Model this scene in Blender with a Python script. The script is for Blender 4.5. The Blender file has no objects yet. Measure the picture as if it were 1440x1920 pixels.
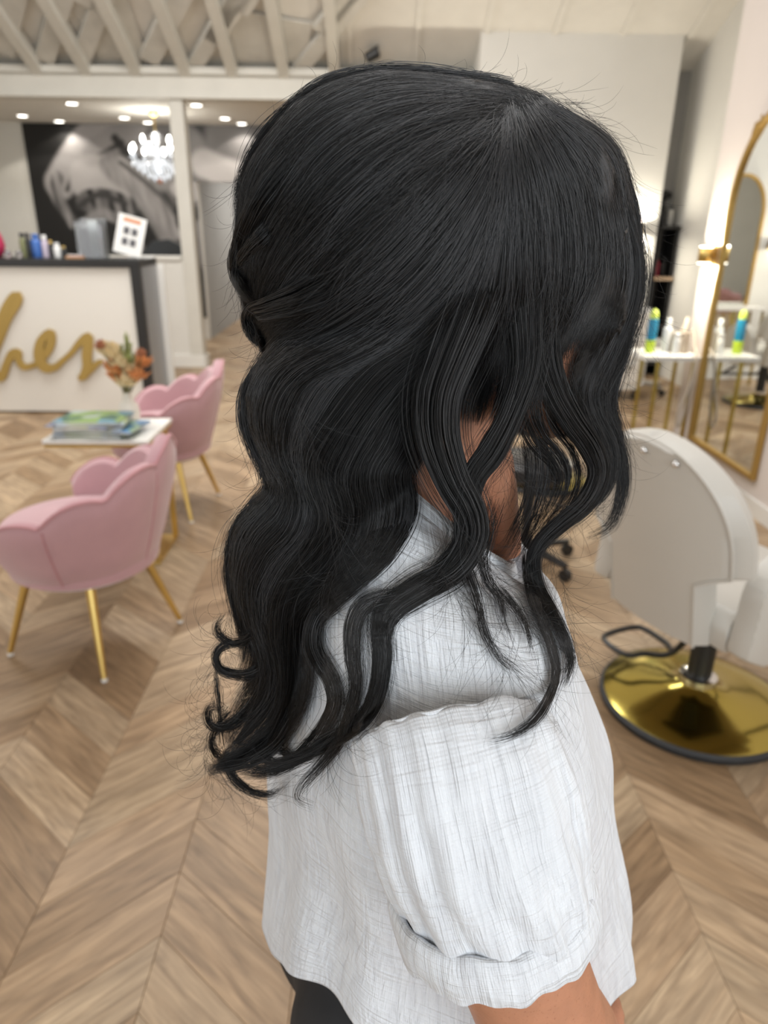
import bpy, bmesh, math, random
import numpy as np
from mathutils import Vector, Matrix
from mathutils.bvhtree import BVHTree
from mathutils.noise import noise as pnoise
random.seed(7); RNG = np.random.default_rng(7)
S = bpy.context.scene
COL = S.collection
PI = math.pi
# ------------------------------------------------------------ camera
FPX = 1331.0
CAM = np.array([0.0, 0.0, 1.45])
_up = -np.array([-36., -3330., -1331.]); _up /= np.linalg.norm(_up)
_yy = np.array([-20., 532., -1331.]); _yy -= _yy.dot(_up)*_up; _yy /= np.linalg.norm(_yy)
_xx = np.cross(_yy, _up)
RC = np.array([_xx, _yy, _up])            # rows: world axes seen from the camera, so world = RC @ cam
cam = bpy.data.cameras.new('camera'); camo = bpy.data.objects.new('camera', cam); COL.objects.link(camo)
M4 = Matrix([list(RC[i])+[CAM[i]] for i in range(3)]+[[0, 0, 0, 1]])
camo.matrix_world = M4
cam.sensor_fit = 'HORIZONTAL'; cam.sensor_width = 36; cam.lens = 36*FPX/1440
cam.clip_start = 0.02; cam.clip_end = 100
cam.dof.use_dof = True; cam.dof.focus_distance = 0.43; cam.dof.aperture_fstop = 9.5
S.camera = camo
# ------------------------------------------------------------ world, lights, exposure
w = bpy.data.worlds.new('daylight'); S.world = w; w.use_nodes = True
w.node_tree.nodes['Background'].inputs[0].default_value = (0.80, 0.90, 1.0, 1)
w.node_tree.nodes['Background'].inputs[1].default_value = 1.0
S.view_settings.view_transform = 'Standard'; S.view_settings.look = 'None'
S.view_settings.exposure = 0.10; S.view_settings.gamma = 1; S.view_settings.use_curve_mapping = False
S.cycles.use_denoising = True
S.cycles.max_bounces = 8; S.cycles.diffuse_bounces = 4; S.cycles.glossy_bounces = 4
S.cycles.transmission_bounces = 4; S.cycles.transparent_max_bounces = 12
S.cycles.caustics_reflective = False; S.cycles.caustics_refractive = False
S.cycles.sample_clamp_indirect = 4
def area(name, loc, to, sx, sy, power, col=(1, 1, 1), spread=180):
    l = bpy.data.lights.new(name, 'AREA'); l.shape = 'RECTANGLE'; l.size = sx; l.size_y = sy
    l.energy = power; l.color = col; l.spread = math.radians(spread)
    o = bpy.data.objects.new(name, l); COL.objects.link(o); o.location = loc
    o.rotation_euler = (Vector(to)-Vector(loc)).to_track_quat('-Z', 'Y').to_euler()
    return o
# daylight through the shopfront windows behind the camera, then added fills from left and right
area('window_and_fill_light', (-1.7, -2.9, 1.75), (-1.7, 5, 1.6), 2.4, 2.3, 26, (0.90, 0.96, 1.0))
area('window_and_fill_light', (1.1, -2.9, 1.75), (1.1, 5, 1.6), 2.4, 2.3, 26, (0.90, 0.96, 1.0))
area('window_and_fill_light', (-4.9, 1.2, 1.6), (0, 1.4, 1.9), 2.6, 1.9, 34, (0.95, 0.97, 1.0))  # fill lamp added to brighten walls and ceiling, left wall has no window
area('window_and_fill_light', (2.02, -1.2, 1.75), (-2, 1.2, 1.9), 1.8, 1.9, 62, (0.92, 0.97, 1.0))  # fill lamp added for the blouse and chair sides
area('overhead_fill', (0.2, 2.2, 4.6), (0.2, 2.4, 0), 3.0, 1.6, 75, (0.97, 0.98, 1.0))  # overhead fill added under the closed roof
area('overhead_fill', (-1.5, 5.0, 3.75), (-1.5, 5.2, 0), 3.0, 1.2, 135, (1.0, 0.98, 0.95))  # second added fill, spreads light into the far room

# ------------------------------------------------------------ pixel helpers (the photograph's 1440x1920 frame)
def ray(px, py):
    px = np.asarray(px, float); py = np.asarray(py, float)
    c = np.stack([px-720, -(py-960), np.full(np.shape(px), -FPX)], -1)
    d = c @ RC.T
    return d/FPX                           # scaled so that the parameter is the depth along the axis
def on(axis, val, px, py):
    d = ray(px, py); t = (val-CAM[axis])/d[..., axis]
    return CAM + d*t[..., None] if np.ndim(t) else CAM + d*t
def onX(px, py, v): return Vector(on(0, v, px, py))
def onY(px, py, v): return Vector(on(1, v, px, py))
def onZ(px, py, v): return Vector(on(2, v, px, py))
# ------------------------------------------------------------ materials
MATS = {}
def mat(name, col=(.8, .8, .8), rough=.5, metal=0., spec=.5, emis=None, es=0., noise=None, bump=None, sheen=0., sss=0., trans=0., coat=0., vary=0., alpha=1.):
    if name in MATS: return MATS[name]
    m = bpy.data.materials.new(name); m.use_nodes = True; MATS[name] = m
    nt = m.node_tree; b = nt.nodes['Principled BSDF']
    b.inputs['Base Color'].default_value = (*col, 1); b.inputs['Roughness'].default_value = rough
    b.inputs['Metallic'].default_value = metal; b.inputs['Specular IOR Level'].default_value = spec
    b.inputs['Sheen Weight'].default_value = sheen; b.inputs['Coat Weight'].default_value = coat
    b.inputs['Transmission Weight'].default_value = trans; b.inputs['Alpha'].default_value = alpha
    if sss: b.inputs['Subsurface Weight'].default_value = sss; b.inputs['Subsurface Radius'].default_value = (.01, .004, .002)
    if emis: b.inputs['Emission Color'].default_value = (*emis, 1); b.inputs['Emission Strength'].default_value = es
    tc = nt.nodes.new('ShaderNodeTexCoord')
    if noise:                               # (scale, amount)
        n = nt.nodes.new('ShaderNodeTexNoise'); n.inputs['Scale'].default_value = noise[0]; n.inputs['Detail'].default_value = 5
        nt.links.new(tc.outputs['Object'], n.inputs['Vector'])
        r = nt.nodes.new('ShaderNodeValToRGB'); a = noise[1]
        r.color_ramp.elements[0].position = .3; r.color_ramp.elements[1].position = .7
        r.color_ramp.elements[0].color = (*[c*(1-a) for c in col], 1); r.color_ramp.elements[1].color = (*[min(1, c*(1+a)) for c in col], 1)
        nt.links.new(n.outputs['Fac'], r.inputs['Fac']); nt.links.new(r.outputs['Color'], b.inputs['Base Color'])
    if bump:                                # (scale, strength, distance)
        n = nt.nodes.new('ShaderNodeTexNoise'); n.inputs['Scale'].default_value = bump[0]; n.inputs['Detail'].default_value = 4
        nt.links.new(tc.outputs['Object'], n.inputs['Vector'])
        bp = nt.nodes.new('ShaderNodeBump'); bp.inputs['Strength'].default_value = bump[1]; bp.inputs['Distance'].default_value = bump[2]
        nt.links.new(n.outputs['Fac'], bp.inputs['Height']); nt.links.new(bp.outputs['Normal'], b.inputs['Normal'])
    return m
WALLP = mat('wall_paint', (.74, .725, .68), .85, noise=(3, .02))
PINKW = mat('pinkish_wall_paint', (.72, .65, .60), .85, noise=(3, .02))
CEILP = mat('ceiling_paint', (.78, .755, .70), .9, noise=(6, .03))
BEAMP = mat('beam_paint', (.66, .64, .58), .7, noise=(6, .03))
TRIM = mat('white_trim', (.80, .79, .75), .5)
BLACK = mat('black_satin', (.018, .018, .018), .4)
GOLD = mat('brushed_gold', (.70, .50, .17), .30, 1.)
GOLDP = mat('gold_paint', (.42, .26, .07), .42, .55)
GOLDM = mat('polished_gold', (.50, .40, .10), .16, 1.)
VELVET = mat('pink_velvet', (.52, .30, .325), .75, sheen=.5, noise=(9, .05), bump=(160, .25, .0006))
PIPE = mat('rose_piping', (.50, .24, .26), .7, sheen=.3, noise=(30, .05))
VINYL = mat('white_vinyl', (.58, .56, .515), .42, bump=(220, .1, .0005), noise=(4, .02))
MARBLE = mat('white_marble', (.82, .80, .76), .25, noise=(5, .04))
CHROME = mat('chrome', (.8, .8, .8), .12, 1.)
RUBBER = mat('dark_rubber', (.03, .032, .035), .55, noise=(20, .1))
MIRROR = mat('mirror_silver', (.88, .90, .88), .01, 1.)
SILVER = mat('grey_laminate', (.30, .31, .33), .35, .3)
# ------------------------------------------------------------ object helpers
def tag(o, label=None, cat=None, group=None, kind=None):
    if label: o['label'] = label
    if cat: o['category'] = cat
    if group: o['group'] = group
    if kind: o['kind'] = kind
    return o
def link(name, me, m=None, parent=None, smooth=False):
    o = bpy.data.objects.new(name, me); COL.objects.link(o)
    if m is not None:
        for x in (m if isinstance(m, (list, tuple)) else [m]): me.materials.append(x)
    if parent is not None:
        o.parent = parent
    if smooth: me.shade_smooth()
    return o
def empty(name, loc=(0, 0, 0), rz=0.):
    o = bpy.data.objects.new(name, None); COL.objects.link(o); o.empty_display_size = .05
    o.matrix_basis = Matrix.Translation(Vector(loc)) @ Matrix.Rotation(rz, 4, 'Z')
    return o
class MB:
    """collects shapes and builds ONE mesh object"""
    def __init__(s): s.v = []; s.f = []
    def add(s, vs, fs):
        k = len(s.v); s.v += [tuple(v) for v in vs]; s.f += [tuple(i+k for i in f) for f in fs]; return s
    def box(s, a, b, mt=None):
        x0, y0, z0 = a; x1, y1, z1 = b
        vs = [(x0, y0, z0), (x1, y0, z0), (x1, y1, z0), (x0, y1, z0), (x0, y0, z1), (x1, y0, z1), (x1, y1, z1), (x0, y1, z1)]
        if mt is not None: vs = [mt @ Vector(v) for v in vs]
        return s.add(vs, [(0, 3, 2, 1), (4, 5, 6, 7), (0, 1, 5, 4), (1, 2, 6, 5), (2, 3, 7, 6), (3, 0, 4, 7)])
    def tube(s, pts, r, n=10, flat=None, cap=True):
        pts = [Vector(p) for p in pts]; m = len(pts)
        rs = r if isinstance(r, (list, tuple)) else [r]*m
        rings = []; up = None
        for i, p in enumerate(pts):
            t = (pts[min(i+1, m-1)]-pts[max(i-1, 0)]).normalized()
            if up is None: up = Vector((0, 0, 1)) if abs(t.z) < .9 else Vector((1, 0, 0))
            a = t.cross(up)
            a = a.normalized() if a.length > 1e-6 else Vector((1, 0, 0))
            b = a.cross(t).normalized(); up = b
            rings.append([p + a*math.cos(2*PI*j/n)*rs[i] + b*math.sin(2*PI*j/n)*rs[i]*(flat or 1) for j in range(n)])
        vs = [v for g in rings for v in g]
        fs = [(i*n+j, i*n+(j+1) % n, (i+1)*n+(j+1) % n, (i+1)*n+j) for i in range(m-1) for j in range(n)]
        if cap: fs += [tuple(range(n-1, -1, -1)), tuple((m-1)*n+j for j in range(n))]
        return s.add(vs, fs)
    def rings(s, rings, closed=True, cap=(True, True)):
        n = len(rings[0]); m = len(rings)
        vs = [v for g in rings for v in g]
        e = n if closed else n-1
        fs = [(i*n+j, i*n+(j+1) % n, (i+1)*n+(j+1) % n, (i+1)*n+j) for i in range(m-1) for j in range(e)]
        if cap[0]: fs.append(tuple(range(n-1, -1, -1)))
        if cap[1]: fs.append(tuple((m-1)*n+j for j in range(n)))
        return s.add(vs, fs)
    def lathe(s, prof, c=(0, 0, 0), n=32, cap=(True, True), ax=None):
        rs = []
        for r, z in prof:
            g = [Vector((r*math.cos(2*PI*j/n), r*math.sin(2*PI*j/n), z)) for j in range(n)]
            if ax is not None: g = [ax @ v for v in g]
            rs.append([Vector(c)+v for v in g])
        return s.rings(rs, True, cap)
    def ball(s, c, r, n=12, m=8):
        r = r if isinstance(r, (tuple, list)) else (r, r, r)
        rs = []
        for i in range(1, m):
            th = PI*i/m
            rs.append([Vector((c[0]+r[0]*math.sin(th)*math.cos(2*PI*j/n), c[1]+r[1]*math.sin(th)*math.sin(2*PI*j/n), c[2]-r[2]*math.cos(th))) for j in range(n)])
        k = len(s.v); s.rings(rs, True, (False, False))
        b = len(s.v); s.v += [(c[0], c[1], c[2]-r[2]), (c[0], c[1], c[2]+r[2])]
        s.f += [(b, k+(j+1) % n, k+j) for j in range(n)] + [(b+1, k+(m-2)*n+j, k+(m-2)*n+(j+1) % n) for j in range(n)]
        return s
    def prism(s, poly, fn, d0, d1):
        """poly of 2-D points, fn(u, v, d) -> 3-D"""
        n = len(poly)
        a = [fn(u, v, d0) for u, v in poly]; b = [fn(u, v, d1) for u, v in poly]
        return s.add(a+b, [tuple(range(n-1, -1, -1)), tuple(range(n, 2*n))] + [(j, (j+1) % n, n+(j+1) % n, n+j) for j in range(n)])
    def build(s, name, m=None, parent=None, smooth=False, bevel=0., local=None, fix=True):
        me = bpy.data.meshes.new(name)
        vs = s.v
        if local is not None: vs = [local @ Vector(v) for v in vs]
        me.from_pydata([tuple(v) for v in vs], [], s.f)
        if fix or bevel:
            b = bmesh.new(); b.from_mesh(me)
            if bevel: bmesh.ops.bevel(b, geom=[e for e in b.edges], offset=bevel, segments=2, affect='EDGES', profile=.6)
            bmesh.ops.recalc_face_normals(b, faces=b.faces); b.to_mesh(me); b.free()
        o = link(name, me, m, None)
        if parent is not None: o.parent = parent          # shapes are given in the parent's own frame
        if smooth:
            me.shade_smooth()
            try: me.set_sharp_from_angle(angle=math.radians(40))
            except Exception: pass
        return o
def cr(pts, n):
    """Catmull-Rom through pts (k,d), resampled to n points evenly by length"""
    p = np.asarray(pts, float); k = len(p)
    P0 = np.vstack([2*p[0]-p[1], p, 2*p[-1]-p[-2]])
    out = []
    for i in range(k-1):
        a, b, c, d = P0[i:i+4]
        t = np.linspace(0, 1, 12, endpoint=False)[:, None]
        out.append(.5*((2*b)+(-a+c)*t+(2*a-5*b+4*c-d)*t**2+(-a+3*b-3*c+d)*t**3))
    q = np.vstack(out+[p[-1:]])
    L = np.r_[0, np.cumsum(np.linalg.norm(np.diff(q[:, :2], axis=0), axis=1))]
    s = np.linspace(0, L[-1], n)
    return np.stack([np.interp(s, L, q[:, j]) for j in range(q.shape[1])], 1)
def crv(pts, n): return [Vector(x) for x in cr3([tuple(p) for p in pts], n)]
def cr3(pts, n):
    p = np.asarray(pts, float); k = len(p)
    P0 = np.vstack([2*p[0]-p[1], p, 2*p[-1]-p[-2]]); out = []
    for i in range(k-1):
        a, b, c, d = P0[i:i+4]; t = np.linspace(0, 1, 10, endpoint=False)[:, None]
        out.append(.5*((2*b)+(-a+c)*t+(2*a-5*b+4*c-d)*t**2+(-a+3*b-3*c+d)*t**3))
    q = np.vstack(out+[p[-1:]]); L = np.r_[0, np.cumsum(np.linalg.norm(np.diff(q, axis=0), axis=1))]
    s = np.linspace(0, L[-1], n)
    return np.stack([np.interp(s, L, q[:, j]) for j in range(q.shape[1])], 1)
def copy_tree(o, parent=None):
    c = o.copy(); COL.objects.link(c)
    if parent is not None: c.parent = parent
    for ch in [x for x in bpy.data.objects if x.parent == o]: copy_tree(ch, c)
    return c
# ============================================================ THE ROOM
XR, XL, YB, YF, YM = 3.1, -5.3, -3.0, 8.0, 10.0      # right wall, left wall, wall behind the camera, beam line, mural wall
ROOF0, SL = 2.90, math.tan(math.radians(25))         # roof plane: height at the beam line, slope
def roofz(y): return ROOF0 + SL*(YF-y) if y > 2.5 else ROOF0 + SL*(YF-2.5) - SL*(2.5-y)
def struct(name, mb, m, **k): return tag(mb.build(name, m, **k), kind='structure')
# ---- floor: dark bed, chevron planks on it
floor = struct('floor', MB().box((XL-.1, YB-.1, -.06), (4.2, 19.2, -.006)), mat('floor_bed', (.20, .14, .09), .8))
def plank_material(name, attr):
    m = bpy.data.materials.new(name); m.use_nodes = True; nt = m.node_tree; b = nt.nodes['Principled BSDF']
    N = nt.nodes.new; Lk = nt.links.new
    if attr: src = N('ShaderNodeAttribute'); src.attribute_name = 'rnd'; rnd = src.outputs['Fac']
    else: src = N('ShaderNodeObjectInfo'); rnd = src.outputs['Random']
    uv = N('ShaderNodeUVMap'); uv.uv_map = 'UVMap'
    mul = N('ShaderNodeVectorMath'); mul.operation = 'MULTIPLY'; mul.inputs[1].default_value = (1, 1, 1)
    off = N('ShaderNodeCombineXYZ')
    ma = N('ShaderNodeMath'); ma.operation = 'MULTIPLY'; ma.inputs[1].default_value = 37.; Lk(rnd, ma.inputs[0])
    Lk(ma.outputs[0], off.inputs[0]); Lk(ma.outputs[0], off.inputs[1]); Lk(ma.outputs[0], off.inputs[2])
    def tex(scale, vec, det, dist=0.):
        mm = N('ShaderNodeVectorMath'); mm.operation = 'MULTIPLY'; mm.inputs[1].default_value = vec; Lk(uv.outputs[0], mm.inputs[0])
        ad = N('ShaderNodeVectorMath'); ad.operation = 'ADD'; Lk(mm.outputs[0], ad.inputs[0]); Lk(off.outputs[0], ad.inputs[1])
        n = N('ShaderNodeTexNoise'); n.inputs['Scale'].default_value = scale; n.inputs['Detail'].default_value = det
        n.inputs['Distortion'].default_value = dist; Lk(ad.outputs[0], n.inputs['Vector']); return n.outputs['Fac']
    base = N('ShaderNodeValToRGB'); e = base.color_ramp.elements
    e[0].position = 0; e[0].color = (.265, .180, .108, 1); e[1].position = 1; e[1].color = (.51, .390, .268, 1)
    for p, c in ((.25, (.34, .240, .150, 1)), (.5, (.42, .305, .200, 1)), (.75, (.39, .300, .205, 1))):
        x = base.color_ramp.elements.new(p); x.color = c
    Lk(rnd, base.inputs['Fac'])
    def mixc(kind, fac, a, bcol):
        mx = N('ShaderNodeMix'); mx.data_type = 'RGBA'; mx.blend_type = kind
        if isinstance(fac, float): mx.inputs[0].default_value = fac
        else: Lk(fac, mx.inputs[0])
        for k, v in ((6, a), (7, bcol)):
            if isinstance(v, tuple): mx.inputs[k].default_value = v
            else: Lk(v, mx.inputs[k])
        return mx.outputs[2]
    r1 = N('ShaderNodeValToRGB'); r1.color_ramp.elements[0].position = .32; r1.color_ramp.elements[1].position = .68
    r1.color_ramp.elements[0].color = (.66, .62, .58, 1); r1.color_ramp.elements[1].color = (1.18, 1.14, 1.08, 1)
    Lk(tex(5., (.7, 4.2, 1), 4, 1.6), r1.inputs['Fac'])
    c = mixc('MULTIPLY', .85, base.outputs['Color'], r1.outputs['Color'])
    r2 = N('ShaderNodeValToRGB'); r2.color_ramp.elements[0].position = .40; r2.color_ramp.elements[1].position = .60
    r2.color_ramp.elements[0].color = (.80, .78, .75, 1); r2.color_ramp.elements[1].color = (1.06, 1.05, 1.03, 1)
    Lk(tex(14., (.6, 9., 1), 6, .6), r2.inputs['Fac'])
    c = mixc('MULTIPLY', .7, c, r2.outputs['Color'])
    # ring-like cathedral grain
    wv = N('ShaderNodeTexWave'); wv.wave_type = 'RINGS'; wv.inputs['Scale'].default_value = 3.2; wv.inputs['Distortion'].default_value = 5.5; wv.inputs['Detail'].default_value = 2.5
    mm = N('ShaderNodeVectorMath'); mm.operation = 'MULTIPLY'; mm.inputs[1].default_value = (1.0, 3.6, 1); Lk(uv.outputs[0], mm.inputs[0])
    ad = N('ShaderNodeVectorMath'); ad.operation = 'ADD'; Lk(mm.outputs[0], ad.inputs[0]); Lk(off.outputs[0], ad.inputs[1]); Lk(ad.outputs[0], wv.inputs['Vector'])
    r3 = N('ShaderNodeValToRGB'); r3.color_ramp.elements[0].position = 0; r3.color_ramp.elements[1].position = .5
    r3.color_ramp.elements[0].color = (.74, .70, .66, 1); r3.color_ramp.elements[1].color = (1, 1, 1, 1); Lk(wv.outputs['Fac'], r3.inputs['Fac'])
    c = mixc('MULTIPLY', .45, c, r3.outputs['Color'])
    Lk(c, b.inputs['Base Color']); b.inputs['Roughness'].default_value = .42; b.inputs['Specular IOR Level'].default_value = .35
    bp = N('ShaderNodeBump'); bp.inputs['Strength'].default_value = .12; bp.inputs['Distance'].default_value = .001
    Lk(tex(14., (.6, 9., 1), 6, .6), bp.inputs['Height']); Lk(bp.outputs['Normal'], b.inputs['Normal'])
    return m
SP, RISE, PIT, X0 = .300, .262, .166, -.461          # chevron column width, climb per column, pitch along Y, X of one peak line
G = .0005
def plank_shape(up):
    """one plank with its lower left corner at the origin; up: climbs towards +X"""
    r = RISE if up else -RISE
    g = G; vs2 = [(g, 0+g*.8), (SP-g, r+g*.8), (SP-g, r+PIT-g*.8), (g, PIT-g*.8)]
    L = math.hypot(SP, RISE)
    uv = [(0, 0), (L, 0), (L, PIT*SP/L), (0, PIT*SP/L)]
    return vs2, uv
def plank_mesh(name, cells):
    vs, fs, uvs, rn = [], [], [], []
    c = .0009
    for (x, y, up, rv) in cells:
        p, uv = plank_shape(up); k = len(vs)
        cx = sum(a for a, _ in p)/4; cy = sum(b for _, b in p)/4
        for z, sh in ((-.007, 1), (-.0008, 1), (0, .993)):
            for a, b in p: vs.append((x+cx+(a-cx)*sh, y+cy+(b-cy)*(sh if sh == 1 else .99), z))
        for a in range(2):
            for j in range(4):
                fs.append((k+a*4+j, k+a*4+(j+1) % 4, k+a*4+4+(j+1) % 4, k+a*4+4+j)); uvs += [uv[j], uv[(j+1) % 4], uv[(j+1) % 4], uv[j]]
        fs.append((k+8, k+9, k+10, k+11)); uvs += uv
        rn += [rv]*9
    me = bpy.data.meshes.new(name); me.from_pydata(vs, [], fs)
    l = me.uv_layers.new(name='UVMap'); l.data.foreach_set('uv', np.array(uvs, np.float32).ravel())
    a = me.attributes.new('rnd', 'FLOAT', 'FACE'); a.data.foreach_set('value', np.array(rn, np.float32))
    return me
cells = []
k0 = int((XL-X0)//SP)-1
for k in range(k0, int((4.1-X0)//SP)+1):
    x = X0+k*SP; up = (k % 2 == 1)                   # k even: the plank starts on a peak line and falls to the right
    y0 = YB-.3 if up else YB-.3+RISE
    n = 0
    while y0+n*PIT < 19:
        y = y0+n*PIT; n += 1
        if y > 10.3 and (x < -2.8 or x > .6): continue
        if x+SP < XL or x > 4.0: continue
        cells.append((x, y, up))
def seen(c):
    q = np.array([c[0]+SP/2, c[1]+(RISE if c[2] else -RISE)/2+PIT/2, 0])-CAM; q = RC.T @ q
    if q[2] > -.3: return None
    u = 720+FPX*q[0]/-q[2]; v = 960-FPX*q[1]/-q[2]
    if not (-170 < u < 1610 and v < 2080): return None
    if 600 < u < 1080 and v > 1000: return None       # behind the client
    return -q[2]
vis = sorted([(seen(c), c) for c in cells if seen(c) is not None], key=lambda t: t[0])
near = [c for _, c in vis[:300]]; ns = set(near)
PM1 = plank_material('oak_plank', False); PM2 = plank_material('oak_plank_field', True)
pm = {u: plank_mesh('plank', [(0, 0, u, 0)]) for u in (True, False)}
for u in pm: pm[u].materials.append(PM1)
for c in near:
    o = bpy.data.objects.new('plank', pm[c[2]]); COL.objects.link(o); o.location = (c[0], c[1], random.uniform(-.0004, .0002)); o.parent = floor
rest = plank_mesh('chevron_planks', [(*c, random.random()) for c in cells if c not in ns]); rest.materials.append(PM2)
o = bpy.data.objects.new('chevron_planks', rest); COL.objects.link(o); o.parent = floor; o['kind'] = 'stuff'
# ---- side walls
struct('wall_right', MB().prism([(YB, 0), (YM+.2, 0), (YM+.2, ROOF0), (YF, ROOF0), (2.5, roofz(2.5)), (YB, roofz(YB))], lambda u, v, d: (d, u, v), XR, XR+.12), WALLP)
struct('wall_left', MB().prism([(YB, 0), (YM+.2, 0), (YM+.2, ROOF0), (YF, ROOF0), (2.5, roofz(2.5)), (YB, roofz(YB))], lambda u, v, d: (d, u, v), XL-.12, XL), WALLP)
# the mirror wall: a partition standing in from the right wall, ends at Y 4.78
struct('wall_mirror', MB().prism([(YB, 0), (4.78, 0), (4.78, roofz(4.78)+.02), (2.5, roofz(2.5)+.02), (YB, roofz(YB)+.02)], lambda u, v, d: (d, u, v), 2.1, XR-.01), PINKW)
struct('baseboard_right', MB().box((2.085, YB, 0), (2.1, 4.795, .09)).box((2.085, 4.78, 0), (XR, 4.795, .09)), TRIM)
# wall behind the camera with two shop windows
wb = MB()
for a, b in ((XL, -3.0), (-.45, -.1), (2.3, XR)): wb.box((a, YB-.12, 0), (b, YB, 4.6))
wb.box((-3.0, YB-.12, 0), (-.45, YB, .5)); wb.box((-.1, YB-.12, 0), (2.3, YB, .5)); wb.box((-3.0, YB-.12, 3.0), (2.3, YB, 4.6))
struct('wall_back', wb, WALLP)
for i, (a, b) in enumerate(((-3.0, -.45), (-.1, 2.3))):
    f = MB()
    for x in (a, (a+b)/2-.03, b-.06): f.box((x, YB-.1, .5), (x+.06, YB-.03, 3.0))
    for z in (.5, 2.3, 2.94): f.box((a, YB-.1, z), (b, YB-.03, z+.06))
    struct('window_%d' % (i+1), f, TRIM)
f = MB()  # invented window frame, built to go with the added right fill
for y_ in (-2.15, -1.23, -.33): f.box((2.06, y_, .75), (2.10, y_+.06, 2.75))
for z in (.75, 2.69): f.box((2.06, -2.15, z), (2.10, -.27, z+.06))
struct('window_3', f, TRIM)
# ---- roof planes
struct('ceiling', MB().prism([(YF+.15, ROOF0-.07), (2.5, roofz(2.5)), (YB-.1, roofz(YB-.1)), (YB-.1, roofz(YB-.1)+.1), (2.5, roofz(2.5)+.1), (YF+.15, ROOF0+.03)],
       lambda u, v, d: (d, u, v), XL-.1, XR+.1), CEILP)
ceil2 = struct('ceiling_reception', MB().box((XL, YF, 2.62), (XR, YM+.1, 2.72)), CEILP)
# long ceiling boards on the slope right of the trusses
cs = MB()
for i, x in enumerate(np.arange(-.25, 3.0, .62)):
    cs.box((x, 3.2, 0), (x+.05, YF-.05, .012), Matrix(((1, 0, 0, 0), (0, 1, 0, 0), (0, -SL, 1, ROOF0+SL*YF-.018), (0, 0, 0, 1))))
struct('trim_1', cs, CEILP)
# ---- beam, posts and half wall on the beam line
struct('beam_front', MB().box((XL, YF-.08, 2.60), (.95, YF+.12, 2.86)), BEAMP, bevel=.004)
struct('trim_2', MB().box((XL, YF-.13, 2.80), (.95, YF-.08, 2.86)).box((XL, YF-.10, 2.60), (.95, YF-.08, 2.625)), BEAMP)
px = onY(356, 480, YF).x
struct('column_front', MB().box((px-.07, YF-.06, 0), (px+.07, YF+.1, 2.6)), BEAMP, bevel=.006)
hw = MB().box((XL, YF-.05, 0), (px+.01, YF+.08, 1.12)); struct('wall_half', hw, WALLP)
struct('trim_3', MB().box((XL, YF-.08, 1.12), (px-.08, YF+.11, 1.155)), TRIM)
struct('baseboard_left', MB().box((XL, YF-.07, 0), (px+.09, YF-.05, .13)).box((px+.085, YF-.07, 0), (px+.10, YF+.1, .13)), TRIM)
# ---- the mural wall with the corridor opening
ox0, ox1 = onY(377, 440, YM).x, onY(560, 440, YM).x
mw = MB().box((XL, YM, 0), (ox0, YM+.12, 2.62)).box((ox0, YM, 1.98), (ox1+1.2, YM+.12, 2.62)).box((ox1+1.2, YM, 0), (XR, YM+.12, 2.62))
struct('wall_mural', mw, WALLP)
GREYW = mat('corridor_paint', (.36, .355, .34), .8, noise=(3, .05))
struct('wall_corridor', MB().box((ox0-.12, YM+.12, 0), (ox0, 18, 2.5)).box((ox1+1.2, YM+.12, 0), (ox1+1.32, 18, 2.5)).box((ox0, 18, 0), (ox1+1.2, 18.1, 2.5)), GREYW)
struct('ceiling_corridor', MB().box((ox0, YM+.12, 2.5), (ox1+1.2, 18.1, 2.55)), GREYW)
xa, xb = onY(424, 440, 17.9).x, onY(443, 440, 17.9).x
dr = struct('door_1', MB().box((xa, 17.93, 0), (xb+.5, 17.98, 2.05)), mat('blue_grey_door', (.20, .27, .32), .5), bevel=.01)
tag(MB().box((xa-.08, 17.9, 0), (xa, 18, 2.13)).box((xa-.08, 17.9, 2.05), (xb+.58, 18, 2.13)).build('door_frame', TRIM, dr))
tag(MB().tube([(xa+.08, 17.9, 1.0), (xa+.18, 17.9, 1.0)], .012, 8).build('door_handle', CHROME, dr))
area('corridor_light', (ox0+1.0, 13.5, 2.4), (ox0+1.0, 13.5, 0), .6, 5, 90, (1, .97, .93))
# ---- the tall white boxed-in column on the right, up into the ceiling
bx0, bx1, by = onY(890, 300, 7.55).x, onY(1232, 430, 7.55).x, 7.55
struct('wall_box', MB().prism([(by, 0), (YF+.1, 0), (YF+.1, roofz(YF)), (by, roofz(by)+.03)], lambda u, v, d: (d, u, v), bx0, bx1), mat('box_paint', (.78, .765, .72), .85, noise=(3, .02)))
struct('wall_partition', MB().box((.08, 7.48, 0), (bx0+.01, 7.58, 2.55)), WALLP)
struct('wall_far', MB().box((bx1-.05, 7.985, 0), (XR, 8.1, 3.0)), GREYW)
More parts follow.
